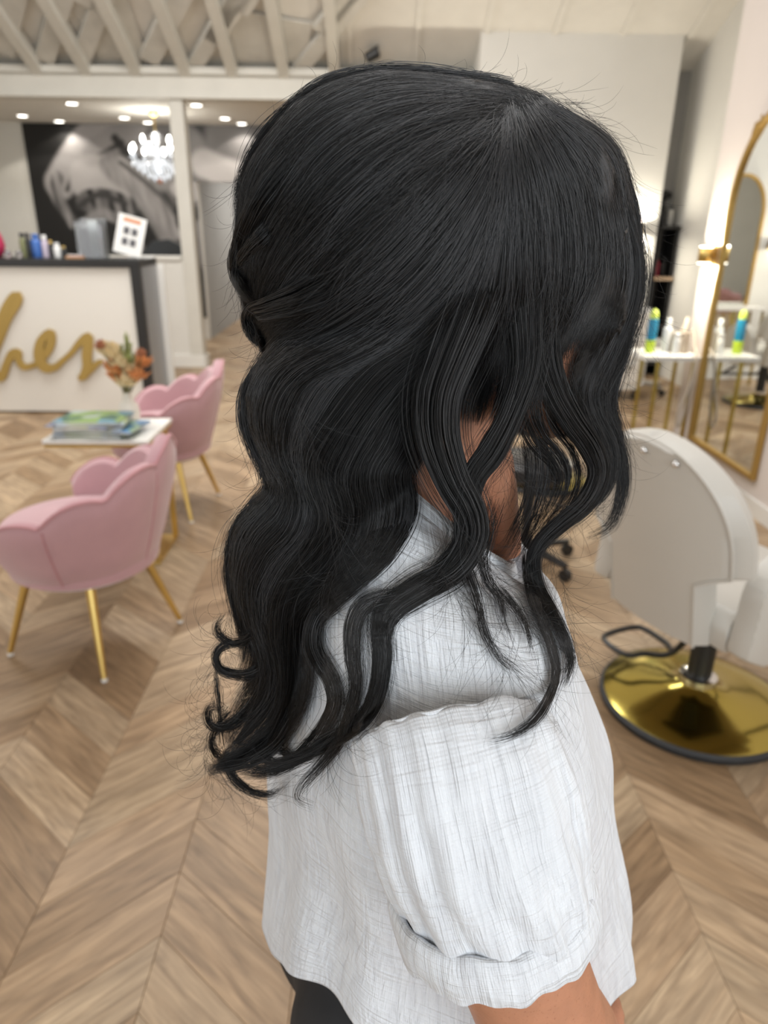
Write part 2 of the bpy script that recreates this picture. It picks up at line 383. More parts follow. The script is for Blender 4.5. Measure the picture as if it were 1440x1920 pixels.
# ---- rafters and the lattice behind them
for px_t in (-18, 76, 166, 259, 350, 438, 533, 628):
    x = onY(px_t, 128, YF-.02).x
    mb = MB(); y1, y0 = YF+.0, 3.4
    mb.prism([(y0, roofz(y0)-.16), (y1, roofz(y1)-.16), (y1, roofz(y1)-.02), (y0, roofz(y0)-.02)], lambda u, v, d, x=x: (x+d, u, v), -.05, .05)
    tag(mb.build('rafter', BEAMP, ceil_o := bpy.data.objects['ceiling']))
rng = random.Random(3)
GAPM = mat('attic_panel', (.62, .60, .55), .9, noise=(4, .1))
for i in range(15):
    xs = -5.1+i*.33; ln = rng.uniform(1.0, 1.9); ys = 5.9+rng.uniform(-.4, .5)
    mb = MB(); wd = rng.uniform(.05, .09)
    a = Vector((xs, ys+1.7, 0)); b = a+Vector((ln*.72, -ln, 0)); d = (b-a).normalized(); nn = Vector((-d.y, d.x, 0))*wd
    q = [a-nn, b-nn, b+nn, a+nn]
    top = [Vector((v.x, v.y, roofz(v.y)-.035)) for v in q]; bot = [Vector((v.x, v.y, roofz(v.y)-.085)) for v in q]
    mb.add(bot+top, [(0, 1, 2, 3), (7, 6, 5, 4), (0, 4, 5, 1), (1, 5, 6, 2), (2, 6, 7, 3), (3, 7, 4, 0)])
    mb.build('brace', GAPM, bpy.data.objects['ceiling'])
for (u0, v0, u1, v1) in ((0, 60, 350, 100), (150, 20, 215, 125)):
    pass
mb = MB(); y0, y1 = 6.2, 7.98
for (x0, x1, ya, yb) in ((-5.2, -3.5, 7.15, 7.95), (-2.6, -2.05, 6.6, 7.9), (-1.3, -.55, 7.3, 7.9)):
    q = [(x0, ya), (x1, ya+.15), (x1-.1, yb), (x0, yb)]
    top = [Vector((x, y, roofz(y)-.02)) for x, y in q]; bot = [Vector((x, y, roofz(y)-.034)) for x, y in q]
    mb.add(bot+top, [(0, 1, 2, 3), (7, 6, 5, 4), (0, 4, 5, 1), (1, 5, 6, 2), (2, 6, 7, 3), (3, 7, 4, 0)])
mb.build('panel', GAPM, bpy.data.objects['ceiling'])
# ---- mural: a black and white photograph print, flat on the wall
mx0, mx1, mz0, mz1 = onY(41, 240, YM-.02).x, ox1+1.1, .3, 2.615
NU, NV = 330, 190
U, V = np.meshgrid(np.linspace(0, 1, NU), np.linspace(0, 1, NV))
# work in photograph-like coordinates: a 0..720 wide, 240..480 tall layout of the print
PXX = 41+U*(ox1+1.1-mx0)*FPX/9.48; HH = (mz1-(mz0+V*(mz1-mz0)))*FPX*.928/8.85+240
def blob(x, y, cx, cy, rx, ry, ang=0., p=2., soft=.15):
    a = math.radians(ang); dx, dy = x-cx, y-cy
    u = (dx*math.cos(a)+dy*math.sin(a))/rx; v = (-dx*math.sin(a)+dy*math.cos(a))/ry
    d = (np.abs(u)**p+np.abs(v)**p)**(1/p)
    return np.clip((1-d)/soft+.5, 0, 1)
g = np.full(U.shape, .006)
def over(m, val): 
    global g
    g = g*(1-m)+val*m
nz = np.array([[pnoise((a*.035, b*.035, 0)) for a in range(NU)] for b in range(NV)])
nf = np.array([[pnoise((a*.18+b*.03, b*.05, 3)) for a in range(NU)] for b in range(NV)])
x, y = PXX, HH
def line(pts, w0, soft=3.):
    q = cr(pts, 60); d = np.full(x.shape, 1e9)
    for a, b_ in q[:, :2]: d = np.minimum(d, (x-a)**2+(y-b_)**2)
    return np.clip((w0-np.sqrt(d))/soft+.5, 0, 1)
over(blob(x, y, 285, 285, 80, 62, 10), .13+.10*nz)                     # face in half shade
over(blob(x, y, 255, 262, 40, 14, 20), .05)
over(blob(x, y, 215, 300, 30, 12, 45), .03)
over(line([(205, 236), (165, 255), (120, 300), (92, 335)], 26, 8), .33+.06*nz)   # hand and fingers from the upper edge
over(line([(238, 240), (200, 262), (160, 285)], 20, 8), .27+.08*nz)
over(line([(90, 325), (84, 350), (92, 375), (104, 398)], 11, 5), .20+.25*np.clip(nf, -.5, 1))
over(line([(212, 268), (165, 292), (122, 318), (104, 345)], 4, 4), .05)
over(line([(200, 262), (215, 280), (238, 296)], 7, 5), .02)
over(blob(x, y, 166, 332, 56, 44, 10), .40+.08*nz)                     # rounded light lobe
over(blob(x, y, 172, 368, 54, 26, 8), .09+.22*np.clip(nf, -.6, 1))
over(line([(190, 305), (236, 342), (268, 392), (292, 440)], 23, 8), .24+.12*nf)
over(line([(205, 300), (250, 335), (290, 372)], 4, 4), .06)
over(line([(120, 372), (160, 352), (205, 366)], 5, 5), .03)
over(line([(128, 400), (160, 384), (196, 398), (222, 440)], 9, 6), .20+.1*nf)
over(blob(x, y, 318, 345, 30, 18, 8), .34+.06*nz); over(line([(285, 348), (300, 366), (330, 368), (346, 352)], 4, 4), .12)
over(blob(x, y, 322, 395, 30, 26, 0), .008); over(blob(x, y, 62, 430, 40, 60, 0), .006)
over(line([(262, 470), (300, 440), (330, 452)], 16, 8), .07); over(line([(338, 400), (342, 470)], 9, 5), .24+.08*nf)
over(np.clip((x-352)/12, 0, 1)*np.clip((352+.10*(x-360)-y)/10, 0, 1), .15+.08*nz)
over(line([(352, 300), (400, 318), (450, 330), (520, 340)], 24, 10), .45+.05*nz)
over(line([(352, 338), (400, 345), (470, 352)], 4, 4), .10)
g = np.clip(g, .004, .6)
vs = np.stack([mx0+U*(mx1-mx0), np.full(U.shape, YM-.012), mz0+V*(mz1-mz0)], -1).reshape(-1, 3)
idx = np.arange(NU*NV).reshape(NV, NU)
fs = np.stack([idx[:-1, :-1], idx[:-1, 1:], idx[1:, 1:], idx[1:, :-1]], -1).reshape(-1, 4)
fc = vs[fs].mean(1); keep = ~((fc[:, 0] > ox0) & (fc[:, 2] < 1.98))
fs = fs[keep]
me = bpy.data.meshes.new('mural_print'); me.from_pydata(vs.tolist(), [], fs.tolist())
ca = me.color_attributes.new('print', 'FLOAT_COLOR', 'POINT')
cc = np.stack([g*1.04, g*.99, g*.99, np.ones_like(g)], -1).reshape(-1, 4).astype(np.float32); ca.data.foreach_set('color', cc.ravel())
mm = mat('mural_paper', (.5, .5, .5), .55)
at = mm.node_tree.nodes.new('ShaderNodeAttribute'); at.attribute_name = 'print'; mm.node_tree.links.new(at.outputs['Color'], mm.node_tree.nodes['Principled BSDF'].inputs['Base Color'])
mu = link('wall_mural_print', me, mm, None)
tag(mu, 'large black and white photograph mural of a curled hand and face on reception wall', 'mural')
mu.name = 'mural'
me2 = mu.modifiers.new('thickness', 'SOLIDIFY'); me2.thickness = .008; me2.offset = 1
# ---- recessed downlights in the reception ceiling
LAMP = mat('lamp_glow', (1, 1, 1), .5, emis=(1, .95, .86), es=9.)
spots = [((135, 196), 'foremost of the two, above the wall left of the mural top'), ((42, 219), ''), ((137, 238), ''), ((233, 223), ''), ((298, 241), ''), ((368, 199), ''), ((422, 224), ''), ((464, 242), '')]
LB = ['round recessed downlight near the beam, above the left half of mural', 'round recessed downlight above the pale wall left of the mural',
      'round recessed downlight at the mural top, straight behind the nearer left one', 'round recessed downlight left of the chandelier chain',
      'round recessed downlight directly behind the chandelier top', 'round recessed downlight just right of the white post by the beam',
      'round recessed downlight right of the white post, middle of three', 'round recessed downlight closest to the dark hair, at the mural top']
for (p, _), lb in zip(spots, LB):
    c = onZ(p[0], p[1]-1, 2.612)
    if c.y > 9.9: c.y = 9.82
    e = empty('recessed_downlight', (c.x, c.y, 2.62)); tag(e, lb, 'ceiling light', 'recessed downlights in the reception ceiling')
    MB().lathe([(.055, 0), (.075, 0), (.078, -.006), (.074, -.010), (.055, -.008)], n=24, cap=(False, False)).build('trim_ring', TRIM, e)
    MB().lathe([(.056, -.002), (.056, -.006)], n=24).build('lens', LAMP, e)
    l = bpy.data.lights.new('downlight_lamp', 'SPOT'); l.energy = 14; l.color = (1, .93, .82); l.spot_size = 2.2; l.shadow_soft_size = .05
    lo = bpy.data.objects.new('downlight_lamp', l); COL.objects.link(lo); lo.parent = e; lo.location = (0, 0, -.02)
# ---- small black track spotlight under the roof
e = empty('track_spotlight', onY(697, 104, 7.7)); tag(e, 'small black spotlight mounted below the slope, above the dark hair', 'spotlight')
MB().lathe([(.03, -.06), (.045, -.05), (.05, .06), (.03, .075)], n=16, ax=Matrix.Rotation(1.1, 3, 'Y')).build('lamp_head', BLACK, e, smooth=True)
MB().tube([(0, 0, 0), (.05, 0, .06), (.05, 0, roofz(7.7)-onY(697, 104, 7.7).z-.02)], .012, 8).build('stem', BLACK, e)
# ============================================================ FURNITURE, LEFT SIDE
DY = 5.77                                             # reception desk front
dx1 = onY(259, 487, DY).x; dz = onY(200, 487, DY).z; dx0 = -4.4; d2 = 6.27
desk = empty('reception_desk', ((dx0+dx1)/2, DY+.25, 0)); LD = desk.matrix_basis.inverted()
tag(desk, 'white reception desk with black frame and gold script lettering on its front', 'reception desk')
DPAN = mat('desk_white', (.78, .755, .70), .4)
MB().box((dx0+.05, DY+.025, .02), (dx1-.02, d2, dz-.06)).build('body', DPAN, desk, local=LD)
MB().box((dx0, DY, dz-.055), (dx1, d2-.02, dz)).build('counter_top', BLACK, desk, local=LD, bevel=.003)
MB().box((dx1-.075, DY, 0), (dx1, DY+.06, dz-.055)).build('frame', BLACK, desk, local=LD, bevel=.003)
MB().box((dx1-.02, DY+.06, 0), (dx1-.004, d2-.02, dz-.055)).build('side_panel', SILVER, desk, local=LD)
MB().box((dx1-.03, d2-.02, 0), (dx1+.05, d2+.02, dz-.05)).build('end_panel', TRIM, desk, local=LD)
def stroke(name, pts, parent, local):
    """script stroke: flat extruded brush line; pts = (px, py, half width) in photograph pixels on the desk front"""
    q = cr(pts, 40); n = len(q); L, R_ = [], []
    for i in range(n):
        t = q[min(i+1, n-1), :2]-q[max(i-1, 0), :2]; t = t/np.linalg.norm(t); nn = np.array([-t[1], t[0]])
        L.append(q[i, :2]+nn*q[i, 2]); R_.append(q[i, :2]-nn*q[i, 2])
    vs, fs = [], []
    for yy in (DY+.001, DY+.026):
        for P in (L, R_): vs += [onY(a, b, DY+.001).to_tuple() for a, b in P]
    vs = [(v[0], (DY-.012 if i < 2*n else DY+.0115)-.006*((i % n)/n), v[2]) for i, v in enumerate(vs)]
    for i in range(n-1):
        fs += [(i, i+1, n+i+1, n+i), (2*n+i, 3*n+i, 3*n+i+1, 2*n+i+1), (i, 2*n+i, 2*n+i+1, i+1), (n+i, n+i+1, 3*n+i+1, 3*n+i)]
    fs += [(0, n, 3*n, 2*n), (n-1, 3*n-1, 4*n-1, 2*n-1)]
    m = MB(); m.add([(v[0], v[1]+.012, v[2]) for v in vs], fs)
    return m
SIGN = mat('gold_letters', (.44, .30, .085), .45, .35)
k = 1/3.
def cz(l): return [(a*k, 380+b*k, w_*k) for a, b, w_ in l]
hh = MB()
for l in ([(-60, 900, 20), (-10, 790, 20), (40, 660, 22), (95, 560, 26), (100, 520, 20), (70, 520, 16), (30, 590, 22), (0, 680, 24), (-30, 800, 26), (-60, 960, 26)],
          [(-40, 960, 22), (5, 985, 24), (40, 900, 22), (70, 850, 26), (100, 850, 22), (105, 890, 18), (135, 925, 18), (190, 915, 16)]):
    m = stroke('h', cz(l), None, None); hh.add(m.v, m.f)
hh.build('letter_h', SIGN, desk, local=LD)
m = stroke('e', cz([(185, 918, 16), (235, 880, 18), (280, 810, 24), (285, 740, 24), (260, 735, 18), (225, 790, 26), (218, 870, 28), (255, 930, 26), (310, 925, 20), (350, 890, 16)]), None, None)
m.build('letter_e', SIGN, desk, local=LD)
m = stroke('s', cz([(345, 895, 16), (400, 845, 16), (445, 790, 20), (490, 755, 26), (495, 790, 28), (488, 860, 28), (490, 920, 26), (470, 975, 24), (440, 985, 14)]), None, None)
m2 = stroke('s', cz([(470, 980, 14), (510, 940, 18), (545, 905, 16), (575, 890, 10)]), None, None); m.add(m2.v, m2.f)
m.build('letter_s', SIGN, desk, local=LD)
# ---- things on the desk
PINKR = mat('crimson_plastic', (.45, .03, .09), .4)
def desk_item(px, y, name, label, cat, rz=0., group=None):
    p = onY(px, 480, y); e = empty(name, (p.x, y, dz), rz); tag(e, label, cat, group); return e
def hgt(py, y): return onY(200, py, y).z-dz
def bottle(e, r, h, bm, cm, neck=.45, capm=True):
    MB().lathe([(r*.96, 0), (r, .005), (r, h*.66), (r*.9, h*.72), (r*neck, h*.78), (r*neck, h*.82)], n=20).build('body', bm, e, smooth=True)
    MB().lathe([(r*neck*1.15, h*.815), (r*neck*1.15, h*.98), (r*neck, h)], n=16).build('cap', cm, e, smooth=True)
BL = mat('blue_bottle', (.05, .14, .42), .3); DK = mat('dark_bottle', (.03, .03, .03), .3); OLIVE = mat('olive_bottle', (.20, .21, .10), .4)
WH = mat('white_plastic', (.8, .8, .78), .35); PALE = mat('pale_lilac_plastic', (.55, .48, .58), .4); LIME = mat('lime_plastic', (.45, .60, .04), .35)
specs = [(47, .026, 438, OLIVE, DK, 'olive small bottle with dark cap, leftmost bottle on the desk'), (57, .024, 438, DK, DK, 'black small bottle on the desk, between the olive and blue ones'),
         (71, .038, 440, BL, BL, 'blue bottle standing on the reception desk'), (87, .026, 442, PALE, WH, 'pale lilac small bottle right of the blue one on the desk'),
         (98, .02, 452, DK, GOLD, 'tiny dark bottle with gold cap right of the pale lilac bottle'), (109, .028, 456, WH, WH, 'squat white jar in the middle of the desk top'),
         (121, .02, 462, DK, GOLD, 'smallest black pot with gold lid, just left of the clear holder')]
for p_, r, t_, bm, cm, lb in specs:
    e = desk_item(p_, DY+.30, 'bottle', lb, 'bottle', group='small bottles on the reception desk'); bottle(e, r, max(.05, hgt(t_, DY+.30)), bm, cm, .6)
e = desk_item(-6, DY+.2, 'crimson_vase', 'crimson rounded vase at the left edge on the reception desk', 'vase')
MB().lathe([(.03, 0), (.06, .03), (.075, .09), (.06, .16), (.03, .22), (.035, .24)], n=20).build('body', PINKR, e, smooth=True)
MB().lathe([(.033, .236), (.040, .240), (.040, .246), (.030, .247)], n=20, cap=(False, False)).build('rim', PINKR, e)
# clear acrylic brochure holder
CLEAR = mat('clear_acrylic', (.9, .93, .95), .05, trans=.92, spec=.5)
y = DY+.22; e = desk_item(177, y, 'brochure_holder', 'clear acrylic holder full of small leaflets on the reception desk', 'holder', -.06)
wv = (onY(205, 480, y).x-onY(155, 480, y).x)/2; h = hgt(410, y)
m = MB(); m.box((-wv, -.05, 0), (wv, -.046, h*.9)).box((-wv, .05, 0), (wv, .054, h)).box((-wv, -.05, 0), (-wv+.004, .05, h*.95)).box((wv-.004, -.05, 0), (wv, .05, h*.95)).box((-wv, -.05, 0), (wv, .05, .005))
m.build('case', CLEAR, e)
for i, (a, b, c, col) in enumerate(((-.8, -.05, .75, (.55, .48, .58)), (-.15, .55, .95, (.62, .66, .66)), (.1, .7, .5, (.30, .14, .08)), (.5, .85, .8, (.35, .33, .38)), (-.6, .3, .55, (.32, .22, .30)))):
    MB().box((a*wv, -.035+.016*i, .006), (b*wv, -.031+.016*i, h*c)).build('leaflet', mat('leaflet_%d' % i, col, .5), e)
# tilted white price card in its stand
y = DY+.12; e = desk_item(238, y, 'sign_stand', 'tilted white card stand with four grey pictures under an orange heading', 'sign', .05)
tl = Matrix.Translation((0, 0, .034))@Matrix.Rotation(math.radians(15), 4, 'Y')@Matrix.Rotation(math.radians(-6), 4, 'X'); hh_ = hgt(411, y)
cw = .105
MB().box((-cw, -.003, .0), (cw, .003, hh_), tl).build('card', WH, e)
MB().box((-cw*.62, -.006, hh_*.84), (cw*.62, -.0032, hh_*.93), tl).build('heading', mat('orange_print', (.62, .25, .12), .6), e)
for a in (-.5, .08):
    for b in (.52, .24):
        MB().box((cw*a, -.006, hh_*b), (cw*(a+.42), -.0032, hh_*(b+.18)), tl).build('picture', mat('grey_print', (.10, .10, .11), .6), e)
MB().box((-cw, -.05, 0), (cw, .06, .008)).build('base', CLEAR, e)
y = DY+.34; e = desk_item(266, y, 'paper_stack', 'flat white papers lying at the right end of the desk', 'papers', .1)
for i in range(3): MB().box((-.1, -.07, .002+i*.004), (.09, .08, .005+i*.004), Matrix.Rotation(.08*i, 4, 'Z')).build('sheet', WH, e)
y = DY+.18; e = desk_item(147, y, 'business_card_box', 'low orange-brown tray in front of the clear holder', 'tray')
MB().box((-.09, -.03, 0), (.05, .03, .018)).build('tray_base', mat('tan_board', (.50, .27, .13), .6), e); MB().box((-.07, -.02, .018), (.04, .02, .022)).build('cards', PALE, e)
for px_, lb in ((15, 'clear glass bead ornament at far left of desk'), (36, 'clear glass bead ornament left of the olive bottle')):
    e = desk_item(px_, DY+.16, 'glass_ball', lb, 'ornament'); MB().ball((0, 0, .028), .028, 16, 10).build('ball', mat('glass_bead', (.95, .9, .95), .03, trans=.9), e, smooth=True)
    MB().lathe([(.018, 0), (.014, .006)], n=14).build('base', CHROME, e)
# things behind, on the half wall
e = desk_item(318, YF, 'black_office_chair', 'dark grey rounded chair back seen behind the desk under the mural', 'chair'); e.location = (onY(306, 470, 8.78).x, 8.78, 0)
MB().prism([(-.34, .75), (-.28, 1.12), (-.1, 1.29), (.08, 1.31), (.27, 1.22), (.34, 1.0), (.34, .75)], lambda u, v, d: (u, d, v), -.04, .04).build('backrest', mat('charcoal_mesh', (.04, .045, .05), .8), e, bevel=.012)
MB().lathe([(.24, .44), (.27, .47), (.27, .52), (.22, .54)], (0, -.25, 0), 24).build('seat', BLACK, e, smooth=True)
MB().tube([(0, -.02, .48), (0, .05, .6), (0, .04, .8)], .025, 10).build('back_bracket', BLACK, e); MB().tube([(0, -.25, .08), (0, -.25, .45)], .03, 12).build('column', BLACK, e)
for j in range(5):
    a = j*2*PI/5; c = Vector((math.cos(a)*.28, math.sin(a)*.28-.25, .05)); lg = MB().tube([(0, -.25, .1), c], [.03, .018], 8).build('leg', BLACK, e)
    MB().tube([c+Vector((0, -.02, -.023)), c+Vector((0, .02, -.023))], .026, 12).build('castor', BLACK, lg)
# ---- pink shell chairs
def shell_chair(loc, rz, label, sr=.34):
    e = empty('shell_chair', (*loc, 0), rz); tag(e, label, 'chair', 'pink scalloped shell chairs by the desk')
    n = 72; a0 = math.radians(118)                     # shell wraps from -a0 to +a0 around the back (local -X is the front, back at +X)
    def rim(t):                                        # t in -1..1
        k_ = abs(t); base = .765-.235*k_**.95
        lob = abs(math.sin((t*3.5+.5)*PI)) 
        return base+.045*(lob**.7)-.02
    def ring(t, v, off):
        a = t*a0; z = .33+(rim(t)-.33)*v
        rr = .235+.085*min(1, v*1.15)**.7+.02*v
        fl = .014*(abs(math.sin((t*3.5+.5)*PI))**.5)*min(1, v*1.6)
        rr += fl; rr -= off
        ex = 1.0+.10*max(0, math.cos(a))*0
        a += sr
        return Vector((rr*math.cos(a), rr*math.sin(a), z))
    outer = [[ring(-1+2*i/n, v, 0) for i in range(n+1)] for v in (0, .12, .3, .5, .7, .85, .95)]
    outer[0] = [Vector((p.x*.90, p.y*.90, p.z-.012)) for p in outer[0]]
    top = [[ring(-1+2*i/n, 1, .004)+Vector((0, 0, .006)) for i in range(n+1)], [ring(-1+2*i/n, 1, .028)+Vector((0, 0, .016)) for i in range(n+1)], [ring(-1+2*i/n, 1, .052)+Vector((0, 0, .004)) for i in range(n+1)]]
    inner = [[ring(-1+2*i/n, v, .06) for i in range(n+1)] for v in (.93, .75, .5, .3, .12)]
    m = MB(); allr = outer+top+inner; m.rings(allr, False, (False, False))
    nr = len(allr); w_ = n+1
    m.f.append(tuple(i*w_ for i in range(nr))); m.f.append(tuple((nr-1-i)*w_+n for i in range(nr)))
    m.f.append(tuple([i for i in range(n+1)]+[(nr-1)*w_+i for i in range(n, -1, -1)]) if False else (0, 1, (nr-1)*w_+1, (nr-1)*w_))
    m.build('shell', VELVET, e, smooth=True)
    MB().tube([ring(-1+2*i/n, 1, .004)+Vector((0, 0, .010)) for i in range(n+1)], .0065, 6).build('piping', PIPE, e, smooth=True)
    for t in (-.143, .143, -.70, .70):
        if abs(t) < .93: MB().tube([ring(t, v, -.001) for v in (.05, .3, .6, .85, .97)], .0035, 6).build('seam', PIPE, e, smooth=True)
    # seat base (upholstered bowl) and cushion
    prof = [(.10, .305), (.215, .312), (.252, .335), (.262, .38), (.255, .43)]
    MB().lathe(prof, n=40).build('seat_base', VELVET, e, smooth=True)
    cu = MB().lathe([(.16, .425), (.235, .435), (.255, .46), (.245, .485), (.15, .498), (.02, .50)], (-.02, 0, 0), 40); cu.build('seat_cushion', VELVET, e, smooth=True)
    for sx, sy in ((1, 1), (1, -1), (-1, 1), (-1, -1)):
        lg = MB().tube([(sx*.135, sy*.135, .32), (sx*.212, sy*.212, .012)], [.017, .0095], 14).build('leg', GOLD, e, smooth=True)
        MB().lathe([(.009, 0), (.011, .002), (.0105, .014)], (sx*.212, sy*.212, 0), 12).build('foot_cap', MARBLE, lg)
    return e
shell_chair((-1.03, 2.33), math.radians(-22), 'pink velvet shell chair nearest the camera, its four gold legs clear of the table')
shell_chair((-1.13, 3.70), math.radians(-8), 'pink velvet shell chair farther back beside the desk corner, behind the marble table')
# ---- marble side table with gold C frame
TX0, TX1, TY0, TY1, TZ = -1.405, -.955, 2.93, 3.32, .60
e = empty('side_table', ((TX0+TX1)/2, (TY0+TY1)/2, 0)); tag(e, 'low side table with white marble top and gold C-shaped frame', 'table'); lt = e.matrix_basis.inverted()
MB().box((TX0, TY0, TZ-.018), (TX1, TY1, TZ)).build('table_top', MARBLE, e, local=lt, bevel=.003)
MB().box((TX0+.004, TY0+.004, TZ-.034), (TX1-.004, TY1-.004, TZ-.019)).build('rim', GOLD, e, local=lt, bevel=.002)
fr = MB(); xx = TX1-.03
for yy in (TY0+.04, TY1-.04): fr.box((xx-.012, yy-.008, 0.012), (xx+.012, yy+.008, TZ-.034))
fr.box((xx-.012, TY0+.04, TZ-.05), (xx+.012, TY1-.04, TZ-.034))
fr.build('upright', GOLD, e, local=lt)
MB().box((TX0+.06, TY0+.03, 0), (TX1-.02, TY1-.03, .012)).build('base_plate', GOLD, e, local=lt, bevel=.003)
# magazines
PR = [(.10, .16, .10), (.25, .34, .06), (.55, .60, .62), (.10, .20, .42), (.55, .55, .53), (.30, .10, .12), (.62, .62, .60), (.12, .22, .16)]
labs = ['white magazine at the bottom of the pile on the marble table', 'grey magazine second from the bottom of the table pile', 'dark green magazine in the middle of the table pile', 'blue-covered magazine sticking out right of the table pile',
        'silver grey magazine in the upper pile on the table', 'red and white magazine jutting to the front left of the pile', 'pale magazine lying just under the top one', 'topmost magazine with green and blue picture cover']
def mag_mat(i):
    nm = 'magazine_cover_%d' % i
    m = mat(nm, PR[i], .3); nt = m.node_tree
    v = nt.nodes.new('ShaderNodeTexVoronoi'); v.inputs['Scale'].default_value = 14; tc = nt.nodes.new('ShaderNodeTexCoord'); nt.links.new(tc.outputs['Object'], v.inputs['Vector'])
    mx = nt.nodes.new('ShaderNodeMix'); mx.data_type = 'RGBA'; mx.inputs[0].default_value = .55; mx.inputs[6].default_value = (*PR[i], 1)
    r = nt.nodes.new('ShaderNodeValToRGB'); r.color_ramp.interpolation = 'CONSTANT'
    for p_, c_ in ((.0, (.03, .10, .06, 1)), (.25, (.35, .5, .08, 1)), (.5, (.6, .63, .6, 1)), (.75, (.15, .35, .55, 1))):
        x_ = r.color_ramp.elements.new(p_); x_.color = c_
    sp = nt.nodes.new('ShaderNodeSeparateColor'); nt.links.new(v.outputs['Color'], sp.inputs[0]); nt.links.new(sp.outputs[0], r.inputs['Fac'])
    nt.links.new(r.outputs['Color'], mx.inputs[7]); nt.links.new(mx.outputs[2], nt.nodes['Principled BSDF'].inputs['Base Color']); return m
zz = TZ
for i in range(8):
    th = [.010, .008, .007, .009, .012, .006, .010, .008][i]
    ox, oy, rz = [(-.02, .0, .05), (.0, .005, -.12), (-.03, .0, .14), (.05, .0, -.15), (-.02, .0, .10), (-.04, -.01, -.18), (-.01, .0, .12), (-.015, .0, -.06)][i]
    c = ((TX0+TX1)/2+ox-.02, (TY0+TY1)/2+oy-.075, zz+.0005); e = empty('magazine', c, rz); tag(e, labs[i], 'magazine', 'magazines piled on the marble table')
    bb = MB(); sg = 5; rngm = random.Random(i)
    MB().box((-.138, -.103, .0006), (.136, .103, th-.0006)).build('pages', WH, e)
    MB().box((-.14, -.105, th-.0006), (.14, .105, th)).box((-.14, -.105, 0), (.14, .105, .0006)).box((-.1405, -.105, 0), (-.138, .105, th)).build('cover', mag_mat(i), e)
    zz += th+.0006
# vase with dried flowers
c = onZ(240, 757, TZ); e = empty('flower_vase', (onY(240, 757, 3.262).x, 3.262, TZ)); tag(e, 'small white vase holding orange, cream and green dried flowers', 'vase')
MB().lathe([(.028, 0), (.042, .01), (.050, .04), (.045, .075), (.024, .10), (.018, .125), (.022, .135)], n=28).build('vase_body', mat('cream_ceramic', (.75, .70, .62), .35), e, smooth=True)
rg = random.Random(5)
STEM = mat('dry_stem', (.16, .15, .06), .7)
def petal_flower(px_, py_, rr, cols, npet, nm):
    w_ = onY(px_, py_, 3.262)-e.location; mb = MB(); cx, cy, czz = w_.x, rg.uniform(-.05, .04), w_.z
    for _ in range(npet):
        a = rg.uniform(0, 2*PI); el = rg.uniform(.1, 1.3); d = Vector((math.cos(a)*math.cos(el), math.sin(a)*math.cos(el), math.sin(el)))
        s_ = d.cross(Vector((0, 0, 1))).normalized()*rr*.28; t_ = d*rr*rg.uniform(.8, 1.1); up = s_.cross(d).normalized()*rr*.12
        p0 = Vector((cx, cy, czz)); mb.add([p0, p0+t_*.5+s_+up, p0+t_+up*2, p0+t_*.5-s_+up, p0+t_*.5-up*.6], [(0, 1, 4), (1, 2, 4), (2, 3, 4), (3, 0, 4), (0, 3, 2, 1)])
    o = mb.build(nm, cols, e)
    MB().tube([Vector((0, 0, .10)), Vector((cx*.5, cy*.5, .10+(czz-.1)*.55)), Vector((cx, cy, czz))], .0022, 6).build('stem', STEM, o)
FO = mat('orange_petals', (.62, .27, .10), .7, noise=(30, .3)); FC = mat('cream_petals', (.72, .58, .34), .7, noise=(30, .2)); FG = mat('green_plumes', (.36, .40, .12), .8, noise=(30, .25)); FR = mat('rust_petals', (.40, .16, .08), .8)
for a, b, r_, m_, n_ in ((212, 700, .05, FO, 26), (225, 718, .055, FO, 26), (258, 712, .05, FO, 24), (240, 722, .045, FC, 24), (212, 675, .055, FC, 26), (200, 662, .04, FC, 20), (262, 690, .045, FO, 22), (245, 700, .045, FC, 20), (195, 652, .03, FR, 14), (268, 668, .03, FR, 14), (228, 690, .05, FC, 22)):
    petal_flower(a, b, r_*1.45, m_, n_*2, 'flower')
for a, b in ((236, 628), (228, 650), (246, 650), (240, 640), (252, 668)):
    w_ = onY(a, b, 3.262)-e.location; mb = MB()
    for j in range(60):
        t = rg.uniform(.45, 1); p0 = Vector((w_.x*t, rg.uniform(-.01, .01), .1+(w_.z-.1)*t)); q_ = p0+Vector((rg.uniform(-.03, .03)*(1.3-t), rg.uniform(-.02, .02), rg.uniform(.015, .04)))
        mb.add([p0, p0+Vector((.004, 0, .01)), q_, p0+Vector((-.004, .003, .01))], [(0, 1, 2, 3), (3, 2, 1, 0)])
    o = mb.build('plume', FG, e, fix=False); MB().tube([(0, 0, .1), (w_.x, 0, w_.z)], .002, 6).build('stem', STEM, o)
# ---- chandelier
cy_ = 8.9; c = onY(296, 300, cy_); ct = onY(292, 208, cy_).z; e = empty('chandelier', (c.x, cy_, c.z)); tag(e, 'crystal chandelier with lit candle bulbs hanging before the mural', 'chandelier')
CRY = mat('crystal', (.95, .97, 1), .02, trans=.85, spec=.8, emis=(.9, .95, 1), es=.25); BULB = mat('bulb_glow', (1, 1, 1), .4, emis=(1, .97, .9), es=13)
R0 = (onY(350, 300, cy_).x-onY(240, 300, cy_).x)/2*.86
zt = onY(296, 248, cy_).z-c.z; zb = onY(296, 345, cy_).z-c.z
MB().tube([(0, 0, zt), (0, 0, 2.615-c.z)], .008, 8).build('chain', GOLD, e); MB().lathe([(.06, 2.615-c.z), (.055, 2.59-c.z), (.02, 2.56-c.z)], n=20).build('ceiling_cup', GOLD, e)
MB().lathe([(.015, zb+.1), (.05, zb+.16), (.03, 0), (.045, .06), (.02, zt*.6), (.05, zt*.85), (.02, zt)], n=20).build('stem', CRY, e, smooth=True)
